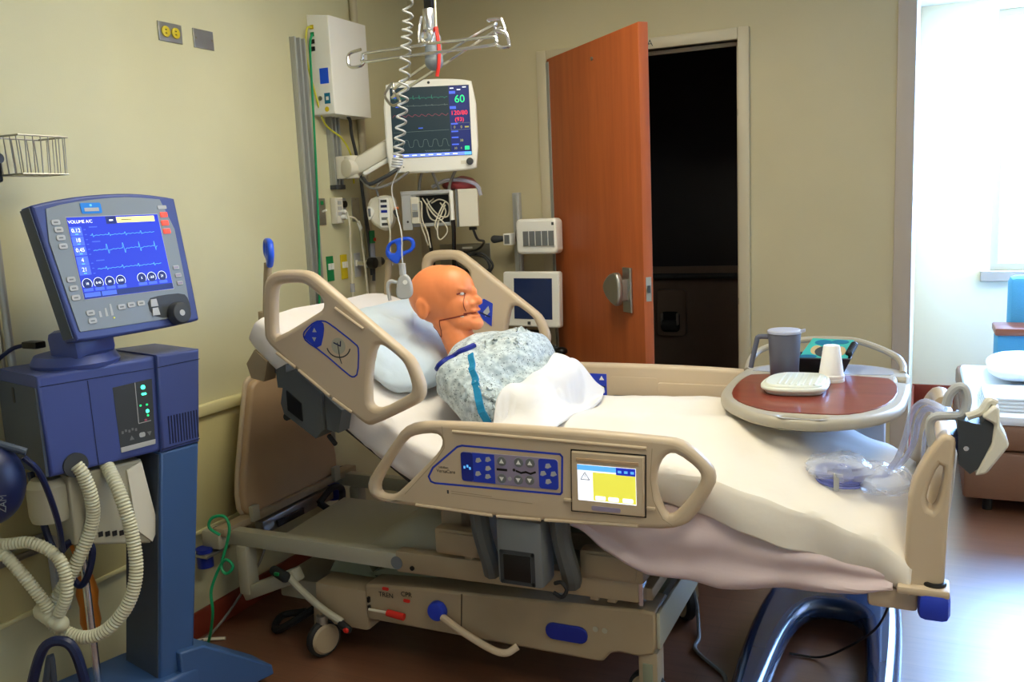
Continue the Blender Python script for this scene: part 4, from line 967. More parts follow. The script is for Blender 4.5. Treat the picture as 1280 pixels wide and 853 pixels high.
# base beams with end housings
prof = [(.715, .150), (1.545, .148), (1.575, .150), (1.60, .182), (1.63, .19), (1.69, .187), (1.735, .20), (1.745, .23), (1.745, .335), (1.70, .338), (.95, .296), (.715, .278)]
for y0, y1 in ((2.415, 2.56), (3.0, 3.145)):
    o = prismY(prof, y0, y1).build('base_beam', 'bed_beige_dark', BED); 
    m_ = o.modifiers.new('bevel', 'BEVEL'); m_.width = .008; m_.segments = 2; m_.limit_method = 'ANGLE'
    MB().box((.50, y0 - .005, .105), (.72, y1, .258), .015).build('base_housing', 'bed_beige_dark', BED)
MB().box((1.745, 2.42, .22), (1.757, 3.14, .335), .004).build('base_end', 'bed_pale', BED)
ribbon('seam_line', FY(2.414), [(1.085, .155), (1.095, .30)], .003, 'black', BED, 0.0003)
MB().cyl((1.005, 2.415, .232), (1.005, 2.388, .232), .034, .031, 28, .005).build('brake_knob', 'blue', BED, True, 'round blue brake knob')
slab('base_bumper', FY(2.415), rrect(1.39, .20, 1.53, .255, .026), 'blue_deep', BED, (), 0, .008, .003, 'long blue bumper pad')
MB().tube([(1.03, 2.392, .22), (1.12, 2.37, .19), (1.22, 2.36, .157), (1.27, 2.365, .15), (1.30, 2.39, .165)], .012, 10).build('brake_pedal', 'bed_beige', BED)
MB().cyl((.735, 2.40, .196), (.815, 2.40, .196), .005).build('release_rod', 'white_cord', BED); MB().cyl((.81, 2.40, .196), (.875, 2.40, .190), .012).build('release_grip', 'red', BED, True, 'red release grip')
for x, w_, cw in ((.800, 'TREN', -1), (.882, 'CPR', 1)):
    slab('red_mark', FY(2.414), rrect(x - .013, .258 + (.017 if cw < 0 else -.014) - .006, x + .013, .258 + (.017 if cw < 0 else -.014) + .006, .005), 'red', BED, (), 0, .002)
    text('lettering', FY(2.414).sub(x, .252 if cw < 0 else .266), w_, .024, 'black', BED, .0006)
for i, x in enumerate((1.555, 1.585)):
    MB().cyl((x, 2.414, .255), (x, 2.412, .255), .009, seg=12).build('bolt', 'bed_pale', BED)
for z in (.218, .188): MB().box((.726, 2.405, z), (.734, 2.415, z + .018)).build('slot', 'black', BED)
# steer pedal
MB().tube([(.40, 2.39, .275), (.48, 2.385, .22), (.56, 2.38, .175), (.63, 2.385, .14)], .013, 10).build('pedal_arm', 'bed_pale', BED)
MB().capsule((.345, 2.39, .287), (.40, 2.38, .275), .018, .02).build('steer_pedal', 'rubber', BED)
MB().box((.365, 2.362, .282), (.385, 2.37, .294), .002).build('pedal_mark', 'green_label', BED)
MB().capsule((.63, 2.38, .135), (.66, 2.375, .122), .014).build('steer_pedal', 'rubber', BED); MB().ball((.66, 2.362, .124), (.012, .006, .009)).build('pedal_mark', 'red', BED)
# lower cables under the base
MB().tube([(.30, 2.6, .03), (.22, 2.55, .02), (.28, 2.45, .02), (.40, 2.5, .09), (.47, 2.6, .14)], .014, 8).build('under_hose', 'rubber', BED)
# castors
def castor(x, y, r, turn, wide=.03):
    ax = V((math.sin(turn), math.cos(turn), 0)); c = V((x, y, r))
    w = MB().lathe(c - ax * wide / 2, [(0, 0), (r * .78, 0), (r * .9, 0), (r, wide * .25), (r, wide * .75), (r * .9, wide), (r * .78, wide), (0, wide)], 28, axis=ax).build('castor_wheel', 'rubber', BED)
    for s in (-1, 1): MB().cyl(c + ax * s * wide * .5, c + ax * s * (wide * .5 + .008), r * .82, r * .7, 28).build('wheel_cover', 'bed_beige_dark', w)
    MB().bar(c + ax * (wide * .5 + .015), c + ax * (wide * .4 + .01) + V((0, 0, r * 1.6)), .012, .045, .004).build('fork', 'bed_beige_dark', w)
    MB().cyl((x, y, r * 1.85), (x, y, r * 2.3), .02).build('stem', 'steel', w)
castor(.545, 2.385, .066, -1.2); castor(.545, 3.13, .066, .2); castor(1.665, 3.08, .075, .9, .04); 
castor(1.70, 2.47, .06, 0)
MB().box((1.685, 2.425, .03), (1.745, 2.50, .20), .006).build('castor_guard', 'bed_beige_dark', BED); MB().box((1.70, 2.42, .05), (1.73, 2.427, .165), .001).build('guard_slot', 'bed_green', BED)
# decks
deck_m = 'charcoal'
MB().bar((.36, 2.78, 1.06), (.96, 2.78, .655), .74, .03, .004, (0, 0, 1)).build('back_deck', deck_m, BED)
MB().box((.95, 2.41, .625), (1.92, 3.15, .655), .004).build('seat_deck', 'navy', BED)
MB().bar((1.92, 2.78, .64), (2.42, 2.78, .50), .74, .03, .004).build('foot_deck', deck_m, BED)
for x in (1.0, 1.62):
    for y in (2.5, 3.06): MB().box((x, y - .03, .40), (x + .08, y + .03, .63), .006).build('deck_post', 'bed_beige_dark', BED)
prismY([(.33, 1.05), (.37, 1.10), (.42, 1.06), (.40, .99), (.345, 1.0)], 2.36, 2.42).build('deck_corner', 'bed_beige_dark', BED)
for x0, x1, z0, z1 in ((1.02, 1.20, .44, .53), (1.52, 1.72, .43, .52)):
    o = MB().box((x0, 2.385, z0), (x1, 2.44, z1), .012).build('rail_mount', 'bed_beige_dark', BED)
    MB().box((x0 + .02, 2.378, z0 + .012), (x1 - .02, 2.387, z1 - .01), .004).build('mount_cover', 'bed_beige_dark', o)
for x in (1.12, 1.545, 1.60): MB().box((x, 2.40, .355), (x + .028, 2.43, .45), .003).build('hanger_strip', 'bed_beige_dark', BED)
prismY([(1.72, .47), (1.80, .47), (1.82, .40), (1.78, .33), (1.73, .36)], 2.72, 2.76).build('foot_actuator', 'steel', BED)
MB().box((1.70, 2.40, .36), (1.712, 2.44, .46)).build('end_plate', 'chrome', BED)
# footboard
FB_ = Frame((2.452, 0, .55), (0, 1, 0), (0.12, 0, 1))
fb = slab('footboard', FB_, chaikin([(2.38, -.02), (2.38, .22), (2.47, .34), (2.56, .37), (3.0, .34), (3.08, .30), (3.17, .20), (3.17, -.02)], 1), 'bed_beige', BED, (), -.012, .042, .012, 'beige foot panel seen almost edge-on')
slab('grip', FY(2.36), chaikin([(2.416, .545), (2.417, .70), (2.422, .812), (2.446, .872), (2.476, .930), (2.494, .956), (2.520, .952), (2.524, .93), (2.515, .80), (2.510, .68), (2.507, .545), (2.46, .543)], 1), 'bed_beige', fb, [chaikin([(2.464, .765), (2.460, .80), (2.486, .878), (2.500, .872), (2.492, .80), (2.480, .758)], 1)], -.035, .035, .012, None, 3)
MB().tube([(2.447, 3.205, .54), (2.445, 3.21, .68), (2.446, 3.215, .76), (2.462, 3.215, .80), (2.49, 3.20, .86), (2.505, 3.14, .875), (2.51, 3.06, .865)], .028, 12, False, 4).build('grip', 'bed_beige', fb)
MB().box((2.33, 2.335, .485), (2.45, 3.205, .545), .012).build('foot_frame', 'bed_beige', BED)
for y in (2.345, 3.195):
    MB().box((2.448, y - .05, .482), (2.522, y + .04, .555), .018).build('foot_bumper', 'blue', BED, True, 'blue corner bumper')
    MB().box((2.40, y - .045, .545), (2.52, y + .04, .566), .006).build('bumper_top', 'bed_beige', BED)
    MB().tube([(2.485 + .022 * math.cos(a), y - .005 + .022 * math.sin(a), .57) for a in [i * PI / 6 for i in range(12)]], .007, 8, True, 2).build('socket_ring', 'black', BED)
# push handles
def push(px, py, pz, tilt, fr, label):
    o = MB().cyl((px - .03, py, 1.0), (px + tilt, py, pz), .014).build('push_post', 'bed_beige_dark', BED)
    slab('push_grip', fr, chaikin([(-.048, -.040), (-.066, -.005), (-.040, .042), (.046, .047), (.070, .022), (.060, -.018), (.0, -.030), (-.020, -.062)], 2), 'blue_bright', o, [chaikin([(-.046, -.006), (-.034, .026), (-.008, .028), (-.016, -.014)], 1), chaikin([(.006, -.014), (.012, .030), (.042, .029), (.053, .012), (.042, -.008)], 1)], -.011, .011, .008, label)
push(.36, 2.45, 1.39, .025, Frame((.392, 2.45, 1.43), (-.74, .67, 0), (.05, .04, 1)), 'blue push grip seen edge-on')
push(.41, 3.15, 1.35, .02, Frame((.492, 3.14, 1.392), (.92, .38, .16), (-.16, 0, 1)), 'blue push grip loop')
MB().cyl((.335, 2.45, 1.03), (.345, 2.45, 1.22), .017).build('post_sleeve', 'bed_beige_dark', BED)
# ================================================================== mattress, linen, pillow
d_in = V((.811, 0, -.585)); n_in = V((.585, 0, .811))
path = [V((.36, 0, 1.165)), V((.70, 0, .925)), V((.93, 0, .765)), V((1.06, 0, .715)), V((1.25, 0, .715)), V((1.9, 0, .715)), V((2.10, 0, .675)), V((2.42, 0, .575))]
PP = spline(path, 8); npth = len(PP)
def matt(u, v):
    f = u * (npth - 1); i = min(int(f), npth - 2); c = PP[i].lerp(PP[i + 1], f - i)
    t = (PP[min(i + 1, npth - 1)] - PP[max(i - 1, 0)]).normalized(); n = V((-t.z, 0, t.x))
    a = v * 2 * PI; e = lambda q, k: math.copysign(abs(q) ** k, q)
    w, h = e(math.cos(a), .25) * .415, e(math.sin(a), .35) * .078
    end = min(1, 12 * u + .72, 12 * (1 - u) + .72)
    p = c + n * h * end + V((0, w * (.96 + .04 * end), 0)); p.y += 2.78
    k = nz(p.x * 6, p.y * 6, p.z * 6) * .009 + nz(p.x * 15 + p.z * 9, p.y * 4, 2.0) * .007
    q_ = p.x * .8 - p.z * .5; k += .011 * (1 - abs(math.sin(q_ * 17 + p.y * 7 + 3 * nz(p.x * 3, p.y * 3, p.z * 3)))) ** 4 * (p.x < 1.1)
    out = V((0, 1 if w > 0 else -1, 0)) if abs(w) > .40 else n
    return tuple(p + out * k)
def mattress_mesh():
    me = grid_mesh(matt, 90, 64)
    bm = bmesh.new(); bm.from_mesh(me); bmesh.ops.remove_doubles(bm, verts=bm.verts, dist=.0004)
    bmesh.ops.holes_fill(bm, edges=[e for e in bm.edges if e.is_boundary], sides=0); bm.to_mesh(me); bm.free(); return me
tag(link('mattress', mattress_mesh(), 'sheet_white'), 'mattress under a rumpled white sheet, head end raised', 'mattress')
# hanging sheet edge below the blanket on the near side
def hang(u, v):
    x = 1.44 + .95 * u
    top = interp(x, [(1.44, .70), (1.9, .70), (2.1, .66), (2.39, .60)])
    bot = interp(x, [(1.44, .645), (1.53, .60), (1.62, .545), (1.75, .49), (1.95, .478), (2.15, .497), (2.3, .512), (2.39, .535)])
    z = top + (bot - top) * v
    y = 2.352 - .016 * math.sin(PI * v) + .012 * math.sin(x * 22 + v * 5 + 2 * nz(x * 4, v)) * v + .01 * nz(x * 9, z * 12) + .009 * math.sin(v * 13 + x * 3 + 1.5 * nz(x * 3, v * 2)) * sstep(.1, .5, v)
    return (x, y, z)
o = link('draw_sheet', grid_mesh(hang, 80, 22), 'sheet_rose'); bake(o, [('SOLIDIFY', {'thickness': .004})])
tag(o, 'pale pink sheet hanging in swags below the blanket on the near side', 'sheet')
# blanket over the legs and foot end
def ztop(x): return interp(x, [(1.05, .830), (1.3, .835), (1.45, .84), (1.7, .852), (1.9, .850), (2.05, .815), (2.2, .768), (2.34, .722), (2.43, .672)])
def hem(x): return interp(x, [(1.1, .72), (1.5, .72), (1.75, .715), (1.89, .695), (2.03, .655), (2.165, .617), (2.3, .582), (2.432, .545)])
def blanket(u, v):
    x = 1.10 + 1.335 * u; zt = ztop(x); hm = hem(x)
    if v < .22:
        t = v / .22; y = 2.338 - .006 * math.sin(PI * t); z = hm + (zt - .055 - hm) * t; y -= .012 * math.sin(x * 13 + t) * (1 - t)
    elif v > .86:
        t = (v - .86) / .14; y = 3.21 + .012 * t; z = zt - .055 - .12 * t
    else:
        t = (v - .22) / .64; y = 2.338 + .872 * t
        c = 1 - abs(2 * t - 1) ** 3.2
        z = zt - (.055 if t < .5 else .04) * (1 - c)
        legs = .014 * (math.exp(-((y - 2.66) / .09) ** 2) + math.exp(-((y - 2.93) / .09) ** 2)) * sstep(1.3, 1.5, x) * (1 - sstep(2.0, 2.3, x))
        z += legs
    wr = nz(x * 5, y * 5, 1) * .012 + nz(x * 13, y * 9, 4) * .006
    k = 1 if .22 <= v <= .86 else .5
    if x > 2.40: z -= (x - 2.40) * .25
    return (x, y + (wr if k < 1 else 0), z + wr * k)
o = link('blanket', grid_mesh(blanket, 90, 80), 'blanket_white'); bake(o, [('SMOOTH', {'factor': .5, 'iterations': 3}), ('SOLIDIFY', {'thickness': .008, 'offset': 1})])
tag(o, 'cream white blanket spread over the foot half of the bed', 'blanket')
# pillow
def pillow_fn(u, v):
    th = u * 2 * PI; ph = (v - .5) * PI
    e = lambda q, k: math.copysign(abs(q) ** k, q)
    a = e(math.cos(ph), .55) * e(math.cos(th), .5); b_ = e(math.cos(ph), .55) * e(math.sin(th), .5); c = math.sin(ph)
    m_ = max(abs(a), abs(b_))
    p = V((.718, 2.775, 1.062)) + d_in * a * .215 + V((0, 1, 0)) * b_ * .315 + n_in * c * .088 * (1 - .55 * m_ ** 4)
    p -= n_in * .035 * math.exp(-((a - .25) / .5) ** 2 - (b_ / .45) ** 2) * (c > 0)
    p += n_in * (nz(p.x * 8, p.y * 5, p.z * 8) * .016 + .012 * (1 - abs(math.sin(a * 5 + b_ * 7 + 3 * nz(p.x * 5, p.y * 5, 1)))) ** 5 * (m_ < .97))
    return tuple(p)
o = link('pillow', grid_mesh(pillow_fn, 72, 36), 'pillow_blue'); bake(o, [('WELD', {'merge_threshold': .0005}), ('SMOOTH', {'factor': .4, 'iterations': 2})])
tag(o, 'pale blue pillow under the orange head', 'pillow')

# ================================================================== training manikin
MY = 2.78
def remesh(mb, name, mt, parent, vox, it):
    o = mb.build(name, mt, parent)
    return bake(o, [('REMESH', {'mode': 'VOXEL', 'voxel_size': vox}), ('SMOOTH', {'factor': .5, 'iterations': it})])
MAN = thing('training_manikin', 'orange medical training manikin reclining in the bed, looking to the right', 'manikin', (1.1, MY, .80))
mb = MB()
B = lambda x, z, rx, ry, rz, dy=0.0, rot=0.0: mb.ball((x, MY + dy, z), (rx, ry, rz), 28, 18, (0, rot, 0))
B(.872, 1.244, .125, .080, .107)                # skull
B(.905, 1.262, .10, .076, .088)
B(.938, 1.208, .072, .066, .084)                # face
B(.955, 1.158, .064, .056, .040, 0, .18)        # jaw
B(.90, 1.145, .06, .060, .045, 0, .3)
B(1.008, 1.142, .029, .03, .024)                # chin
B(.962, 1.290, .030, .055, .022, 0, .5)         # brow
for s in (-1, 1):
    B(.975, 1.270, .022, .024, .010, s * .032, .3)   # eyebrow ridge
    B(.972, 1.212, .030, .020, .026, s * .038)       # cheek
    B(.838, 1.20, .026, .010, .038, s * .079, -.25)  # ear
    B(1.006, 1.214, .015, .012, .011, s * .014)      # nostril wing
B(1.000, 1.246, .018, .011, .028, 0, .5)        # nose bridge
B(1.018, 1.226, .024, .013, .016, 0, .6)        # nose tip
B(1.010, 1.190, .018, .028, .0085)              # upper lip
B(1.008, 1.170, .018, .026, .0085)              # lower lip
mb.capsule((.912, MY, 1.135), (.972, MY, 1.015), .056, .064)     # neck
mb.ball((1.015, MY, .965), (.10, .17, .09), 24, 16, (0, .6, 0))  # shoulders
mb.ball((1.08, MY, .93), (.17, .165, .12), 24, 16, (0, .55, 0))
mb.ball((1.18, MY, .87), (.12, .16, .085), 24, 16)
for s in (-1, 1):
    mb.capsule((1.03, MY + s * .18, .965), (1.16, MY + s * .22, .89), .046, .042)
    mb.capsule((1.15, MY + s * .225, .880), (1.26, MY + s * .15, .872), .040, .030)
body = remesh(mb, 'body', 'orange', MAN, .0048, 3)
def dent(v, c, r, push):
    p = v.co + V((1.1, MY, .80)) - V(c); q = (p.x / r[0]) ** 2 + (p.y / r[1]) ** 2 + (p.z / r[2]) ** 2
    if q < 6: v.co += V(push) * math.exp(-q)
for v in body.data.vertices:
    for s in (-1, 1):
        dent(v, (.985, MY + s * .036, 1.251), (.022, .020, .011), (-.009, -s * .007, 0))     # eye sockets
        dent(v, (.845, MY + s * .090, 1.203), (.010, .012, .020), (.0, -s * .006, 0))        # ear hollow
        dent(v, (.995, MY + s * .050, 1.19), (.014, .02, .03), (0, -s * .004, 0))            # beside the mouth
    dent(v, (1.025, MY, 1.1805), (.02, .028, .005), (-.012, 0, 0))                           # parted lips
# head details that follow the surface
bpy.context.view_layer.update()
def bvh(o):
    bm = bmesh.new(); bm.from_mesh(o.data); bm.transform(Matrix.Translation(root_loc(o.parent) if o.parent else o.location)); t = BVHTree.FromBMesh(bm); bm.free(); return t
bt = bvh(body)
def snap(t, x, z, lift=.0, y0=2.0):
    h = t.ray_cast(V((x, y0, z)), V((0, 1, 0)))
    return (h[0] + h[1] * lift) if h[0] is not None else None
def skin_line(t, pts, r, name, mt, parent, lift=0.0, n=8):
    P = spline([V((x, 0, z)) for x, z in pts], n); Q = [snap(t, p.x, p.z, lift) for p in P]
    Q = [q for q in Q if q is not None]
    return MB().tube(Q, r, 6, False, 1).build(name, mt, parent)
skin_line(bt, [(.895, 1.158), (.93, 1.165), (.965, 1.172), (.993, 1.178)], .0028, 'jaw_seam', 'orange_dark', MAN)
skin_line(bt, [(.985, 1.252), (.99, 1.225), (.992, 1.19)], .0016, 'face_seam', 'orange_dark', MAN)
skin_line(bt, [(.895, 1.158), (.897, 1.125), (.892, 1.098), (.875, 1.11), (.855, 1.135)], .002, 'neck_seam', 'orange_dark', MAN)
skin_line(bt, [(.975, 1.172), (.985, 1.171)], .002, 'seam_gap', 'white_plastic', MAN)
skin_line(bt, [(.985, 1.1815), (1.0, 1.182), (1.015, 1.182)], .003, 'mouth', 'orange_dark', MAN)
skin_line(bt, [(.968, 1.2515), (.978, 1.254), (.988, 1.251)], .0032, 'eyelid', 'orange_dark', MAN)
for s_ in (-1, 1): MB().ball((.976, MY + s_ * .034, 1.252), (.010, .012, .007)).build('eye', 'white_plastic', MAN)
# gown
mb = MB()
B(1.085, .965, .185, .235, .14, 0, .35)
B(1.14, 1.005, .13, .20, .118, .03, .1)
B(1.22, .92, .16, .21, .10)
for s in (-1, 1):
    mb.capsule((1.025, MY + s * .185, .97), (1.17, MY + s * .245, .90), .085, .085)
    mb.capsule((1.15, MY + s * .235, .895), (1.28, MY + s * .19, .885), .08, .07)
mb.ball((1.015, MY, .96), (.11, .20, .10), 24, 16, (0, .6, 0))
gown = remesh(mb, 'gown', 'gown', MAN, .008, 6)
for v in gown.data.vertices:
    p = v.co + V((1.1, MY, .80)); f = nz(p.x * 8, p.y * 8, p.z * 8) * .018 - abs(nz(p.x * 12 + p.z * 7, p.y * 5, p.z * 10)) * .030
    v.co += v.normal * f
bake(gown, [('SMOOTH', {'factor': .5, 'iterations': 3})])
gt = bvh(gown)
P = [q for q in (snap(gt, p.x, p.z, .002) for p in spline([V((1.07, 0, 1.06)), V((1.10, 0, 1.03)), V((1.14, 0, .98)), V((1.175, 0, .92)), V((1.195, 0, .87))], 8)) if q is not None]
mb = MB()
for a, c in zip(P, P[1:]): mb.bar(a, c + (c - a) * .2, .024, .006, 0, (0, -1, .4))
mb.build('blue_trim', 'cyan_strap', gown, True, 'bright blue trim strip')
P3 = [V((.972 + .070 * math.cos(a), MY + .092 * math.sin(a), 1.043 + .018 * math.cos(a) - .006 * math.sin(a))) for a in [2 * PI * i / 24 for i in range(24)]]
o = skin_line(gt, [(.968, 1.015), (.995, 1.04), (1.025, 1.062), (1.06, 1.08)], .010, 'collar', 'blue_deep', gown, .004); o['label'] = 'deep blue neck binding'

# white cover heaped over the lap and the gown's lower edge
def lap(u, v):
    y = 2.372 + .76 * v
    xl = 1.225 + .06 * sstep(2.46, 2.74, y) + .012 * math.sin(y * 17); xr = 1.43 + .02 * math.sin(y * 9) - .07 * sstep(2.80, 3.10, y)
    x = xl + (xr - xl) * u
    bump = sstep(2.42, 2.66, y) * (1 - sstep(2.96, 3.13, y))
    z = ztop(x) + .014 - .03 * (1 - sstep(2.36, 2.46, y)) - .02 * sstep(3.06, 3.14, y)
    z += .135 * bump * sstep(1.10, 1.24, x) * (1 - sstep(1.295, 1.41, x))
    h = gt.ray_cast(V((x, y, 2.0)), V((0, 0, -1)))
    if h[0] is not None and h[0].z > z - .012: z = h[0].z + .012 + .008 * u
    z += nz(x * 6, y * 6, 8) * .010 + nz(x * 14 + y * 10, y * 3, 5) * .006
    return (x, y, z)
o = link('lap_cover', grid_mesh(lap, 60, 90), 'lap_white'); bake(o, [('SMOOTH', {'factor': .5, 'iterations': 10}), ('SOLIDIFY', {'thickness': .010, 'offset': 1}), ('SUBSURF', {'levels': 1})])
tag(o, 'bright white folded cover heaped over the lap', 'cover')
# ================================================================== overbed table
TB = thing('overbed_table', 'overbed table with a red wood top, beige rim and dark blue U base', 'table', (2.2, 3.2, 0))
TZ = .92
tout = [(1.849, 3.211), (1.872, 3.33), (2.0, 3.42), (2.25, 3.44), (2.372, 3.36), (2.411, 3.285), (2.413, 3.18), (2.415, 3.05), (2.411, 2.932), (2.399, 2.76), (2.339, 2.635), (2.252, 2.561), (2.163, 2.528), (2.066, 2.545), (1.985, 2.591), (1.902, 2.70), (1.859, 2.806), (1.846, 2.928), (1.845, 3.097)]
slot_ = rrect(2.08, 2.556, 2.20, 2.592, .015)
slot2 = [(2.376, 3.13), (2.398, 3.12), (2.398, 3.20), (2.372, 3.21)]
slab('top', FZ(TZ), chaikin(tout, 2), 'table_rim', TB, [slot_, slot2], -.035, .0, .014, None, 3)
wd_ = chaikin([(1.905, 3.175), (2.336, 3.20), (2.375, 3.08), (2.379, 2.90), (2.344, 2.735), (2.275, 2.635), (2.215, 2.61), (2.07, 2.61), (2.02, 2.63), (1.944, 2.70), (1.896, 2.80), (1.882, 2.93), (1.885, 3.08)], 1)
slab('wood_inlay', FZ(TZ), wd_, 'table_wood', TB, (), -.001, .0025, .0005, 'red-brown wood inlay')
slab('rear_shelf', FZ(TZ), chaikin([(1.885, 3.20), (2.345, 3.22), (2.365, 3.28), (2.33, 3.36), (2.22, 3.41), (2.02, 3.395), (1.91, 3.32)], 1), 'table_grey', TB, (), -.001, .002, .0005)
MB().tube([(1.866, 3.26, .915), (1.868, 3.34, .945), (1.895, 3.41, .968), (1.97, 3.44, .99), (2.07, 3.45, 1.004), (2.21, 3.45, 1.004), (2.30, 3.44, .98), (2.36, 3.41, .955), (2.385, 3.35, .935), (2.388, 3.29, .915)], .012, 10, False, 5).build('back_rail', 'table_rim', TB)
MB().box((2.20, 3.40, .10), (2.33, 3.49, .84), .012).build('column', 'table_grey', TB)
MB().box((2.05, 2.90, .84), (2.31, 3.49, .885), .01).build('support_arm', 'vent_blue_dark', TB)
ub = [(1.955, 2.22), (2.04, 2.22), (2.05, 2.80), (2.075, 3.02), (2.12, 3.14), (2.20, 3.16), (2.27, 3.12), (2.295, 3.0), (2.31, 2.70), (2.325, 2.22), (2.40, 2.22), (2.41, 2.80), (2.405, 3.15), (2.385, 3.38), (2.31, 3.50), (2.10, 3.50), (1.99, 3.42), (1.94, 3.20), (1.925, 2.80)]
slab('base', FZ(0), chaikin(ub, 2), 'table_base', TB, (), .03, .115, .04, 'glossy dark blue U-shaped base', 4)
for x, y in ((1.99, 2.30), (2.36, 2.30), (2.0, 3.38), (2.35, 3.40)): MB().cyl((x - .012, y, .022), (x + .012, y, .022), .022).build('castor', 'rubber', TB)
T0 = TZ + .0027
# pitcher
g = thing('water_pitcher', 'grey plastic water pitcher with a pale lid on the overbed table', 'pitcher', (2.015, 3.16, T0))
px_, py_ = 2.015, 3.13
MB().lathe((px_, py_, T0), [(0, 0), (.044, 0), (.047, .004), (.054, .15), (.056, .152), (.053, .152), (.045, .008), (0, .008)], 36).build('jug', 'pitcher', g)
MB().lathe((px_, py_, T0 + .150), [(0, 0), (.053, 0), (.057, .004), (.057, .011), (.052, .015), (0, .017)], 36).build('lid', 'pitcher_lid', g)
MB().prism([(px_ + .045, py_ - .016, T0 + .152), (px_ + .068, py_ - .006, T0 + .158), (px_ + .068, py_ + .006, T0 + .158), (px_ + .045, py_ + .016, T0 + .152)], (0, 0, .010)).build('spout', 'pitcher_lid', g)
MB().tube([(px_ - .05, py_, T0 + .138), (px_ - .085, py_ - .004, T0 + .138), (px_ - .093, py_ - .005, T0 + .12), (px_ - .108, py_ - .008, T0 + .05), (px_ - .112, py_ - .008, T0 + .03)], .009, 10, False, 3).build('handle', 'pitcher', g)
# foam cups nested upside down
for i in range(2):
    z0 = T0 + i * .012
    o = MB().lathe((2.172, 3.085, z0), [(.0415, 0), (.0425, .003), (.0415, .010), (.0395, .012), (.026, .107), (.0245, .109), (0, .109), (0, .106), (.0235, .106), (.0385, .010), (.0395, 0), (.0415, 0)], 36).build('foam_cup', 'foam')
    tag(o, 'white foam cup turned upside down, ' + ('under the other cup' if i == 0 else 'top one of the nested pair'), 'cup', 'nested foam cups')
# white basin with ribbed base, lying upside down
g = thing('emesis_basin', 'white ribbed plastic basin lying face down on the wood top', 'basin', (2.07, 2.93, T0))
bo = chaikin([(1.972, 2.87), (1.975, 2.98), (2.01, 3.05), (2.06, 3.065), (2.155, 3.065), (2.175, 3.02), (2.183, 2.89), (2.168, 2.825), (2.06, 2.80), (2.0, 2.815)], 2)
slab('rim', FZ(T0), bo, 'tray_white', g, (), .012, .026, .006)
cx, cy = 2.075, 2.935
slab('shell', FZ(T0), [(cx + (x - cx) * .90, cy + (y - cy) * .90) for x, y in bo], 'tray_white', g, (), .0, .034, .008)
for i in range(7):
    x = 2.035 + i * .018; MB().bar((x, 2.83 + abs(i - 3) * .004, T0 + .034), (x, 3.03 - abs(i - 3) * .003, T0 + .034), .009, .005, .002).build('rib', 'tray_white', g)
# black tray with printed packet
g = thing('black_tray', 'shallow black tray at the back of the overbed table', 'tray', (2.135, 3.27, T0))
mb = MB(); z0, z1 = T0, T0 + .048
a = [(2.055, 3.215), (2.200, 3.225), (2.200, 3.325), (2.055, 3.315)]; c = [(2.045, 3.205), (2.222, 3.217), (2.222, 3.335), (2.045, 3.325)]
for i in range(4):
    j = (i + 1) % 4; mb.prism([(*a[i], z0), (*a[j], z0), (*c[j], z1), (*c[i], z1)], (0, 0, .004))
mb.prism([(*q, z0) for q in a], (0, 0, .004)); mb.build('shell', 'black', g, False)
MB().tube([(*q, z1 + .004) for q in c], .003, 6, True, 1).build('lip', 'charcoal', g)
FPk = Frame((2.135, 3.225, T0 + .050), (1, .07, 0), (0, .9, .38)); 
g = thing('printed_packet', 'teal and blue printed packet leaning in the black tray', 'packet', (2.135, 3.24, T0 + .04))
slab('card', FPk, [(-.085, 0), (.075, 0), (.09, .125), (-.05, .135)], 'teal', g, (), -.006, 0.0)
for x, y, rx, ry, m_ in ((-.055, .012, .03, .012, 'teal_blue'), (-.01, .105, .03, .018, 'teal_blue'), (.045, .11, .03, .014, 'teal_blue'), (-.03, .055, .02, .03, 'tan_print'), (.0, .045, .035, .035, 'charcoal'), (.05, .05, .018, .03, 'tan_print')):
    slab('print_spot', FPk, [(x + rx * math.cos(t), y + ry * math.sin(t)) for t in [i * PI / 10 for i in range(20)]], m_, g, (), 0, .0006 if m_ != 'charcoal' else .0010)
slab('print_mark', FPk, [(-.012, .04), (.0, .046), (.008, .038), (.002, .052), (-.008, .05)], 'light_grey', g, (), .001, .0013)
MB().capsule((2.215, 3.26, T0 + .065), (2.228, 3.30, T0 + .088), .013).build('dark_tab', 'black', g)

# ================================================================== device clamped on the footboard and its tubing
g = thing('compression_pump', 'grey and white pump hooked over the near corner of the footboard', 'pump', (2.55, 2.37, .87))
def ring(c, rx, rz, y, r, mt, a0=0, a1=2 * PI, nm='hook', par=None):
    closed = abs(a1 - a0 - 2 * PI) < 1e-6
    n = 20
    P = [(c[0] + rx * math.cos(a0 + (a1 - a0) * i / n), y, c[1] + rz * math.sin(a0 + (a1 - a0) * i / n)) for i in range(n + (0 if closed else 1))]
    return MB().tube(P, r, 10, closed, 2).build(nm, mt, par)
MB().tube([(2.472, 2.37, .915), (2.465, 2.365, .965), (2.475, 2.36, .99), (2.51, 2.36, .995), (2.535, 2.36, 1.0), (2.545, 2.36, 1.03), (2.540, 2.36, 1.062), (2.525, 2.36, 1.068), (2.508, 2.36, 1.05), (2.50, 2.36, 1.02)], .011, 10, False, 4).build('hook', 'light_grey', g)
prismY([(2.525, .995), (2.575, .985), (2.595, 1.02), (2.608, 1.02), (2.60, .95), (2.575, .88), (2.555, .862), (2.53, .885)], 2.325, 2.43).build('back_body', 'charcoal', g)
o = prismY([(2.575, 1.005), (2.60, 1.035), (2.612, 1.03), (2.614, .985), (2.635, .945), (2.632, .935), (2.59, .868), (2.565, .860), (2.598, .94), (2.602, .99)], 2.315, 2.44).build('front_shell', 'white_warm', g)
m_ = o.modifiers.new('bevel', 'BEVEL'); m_.width = .006; m_.segments = 2
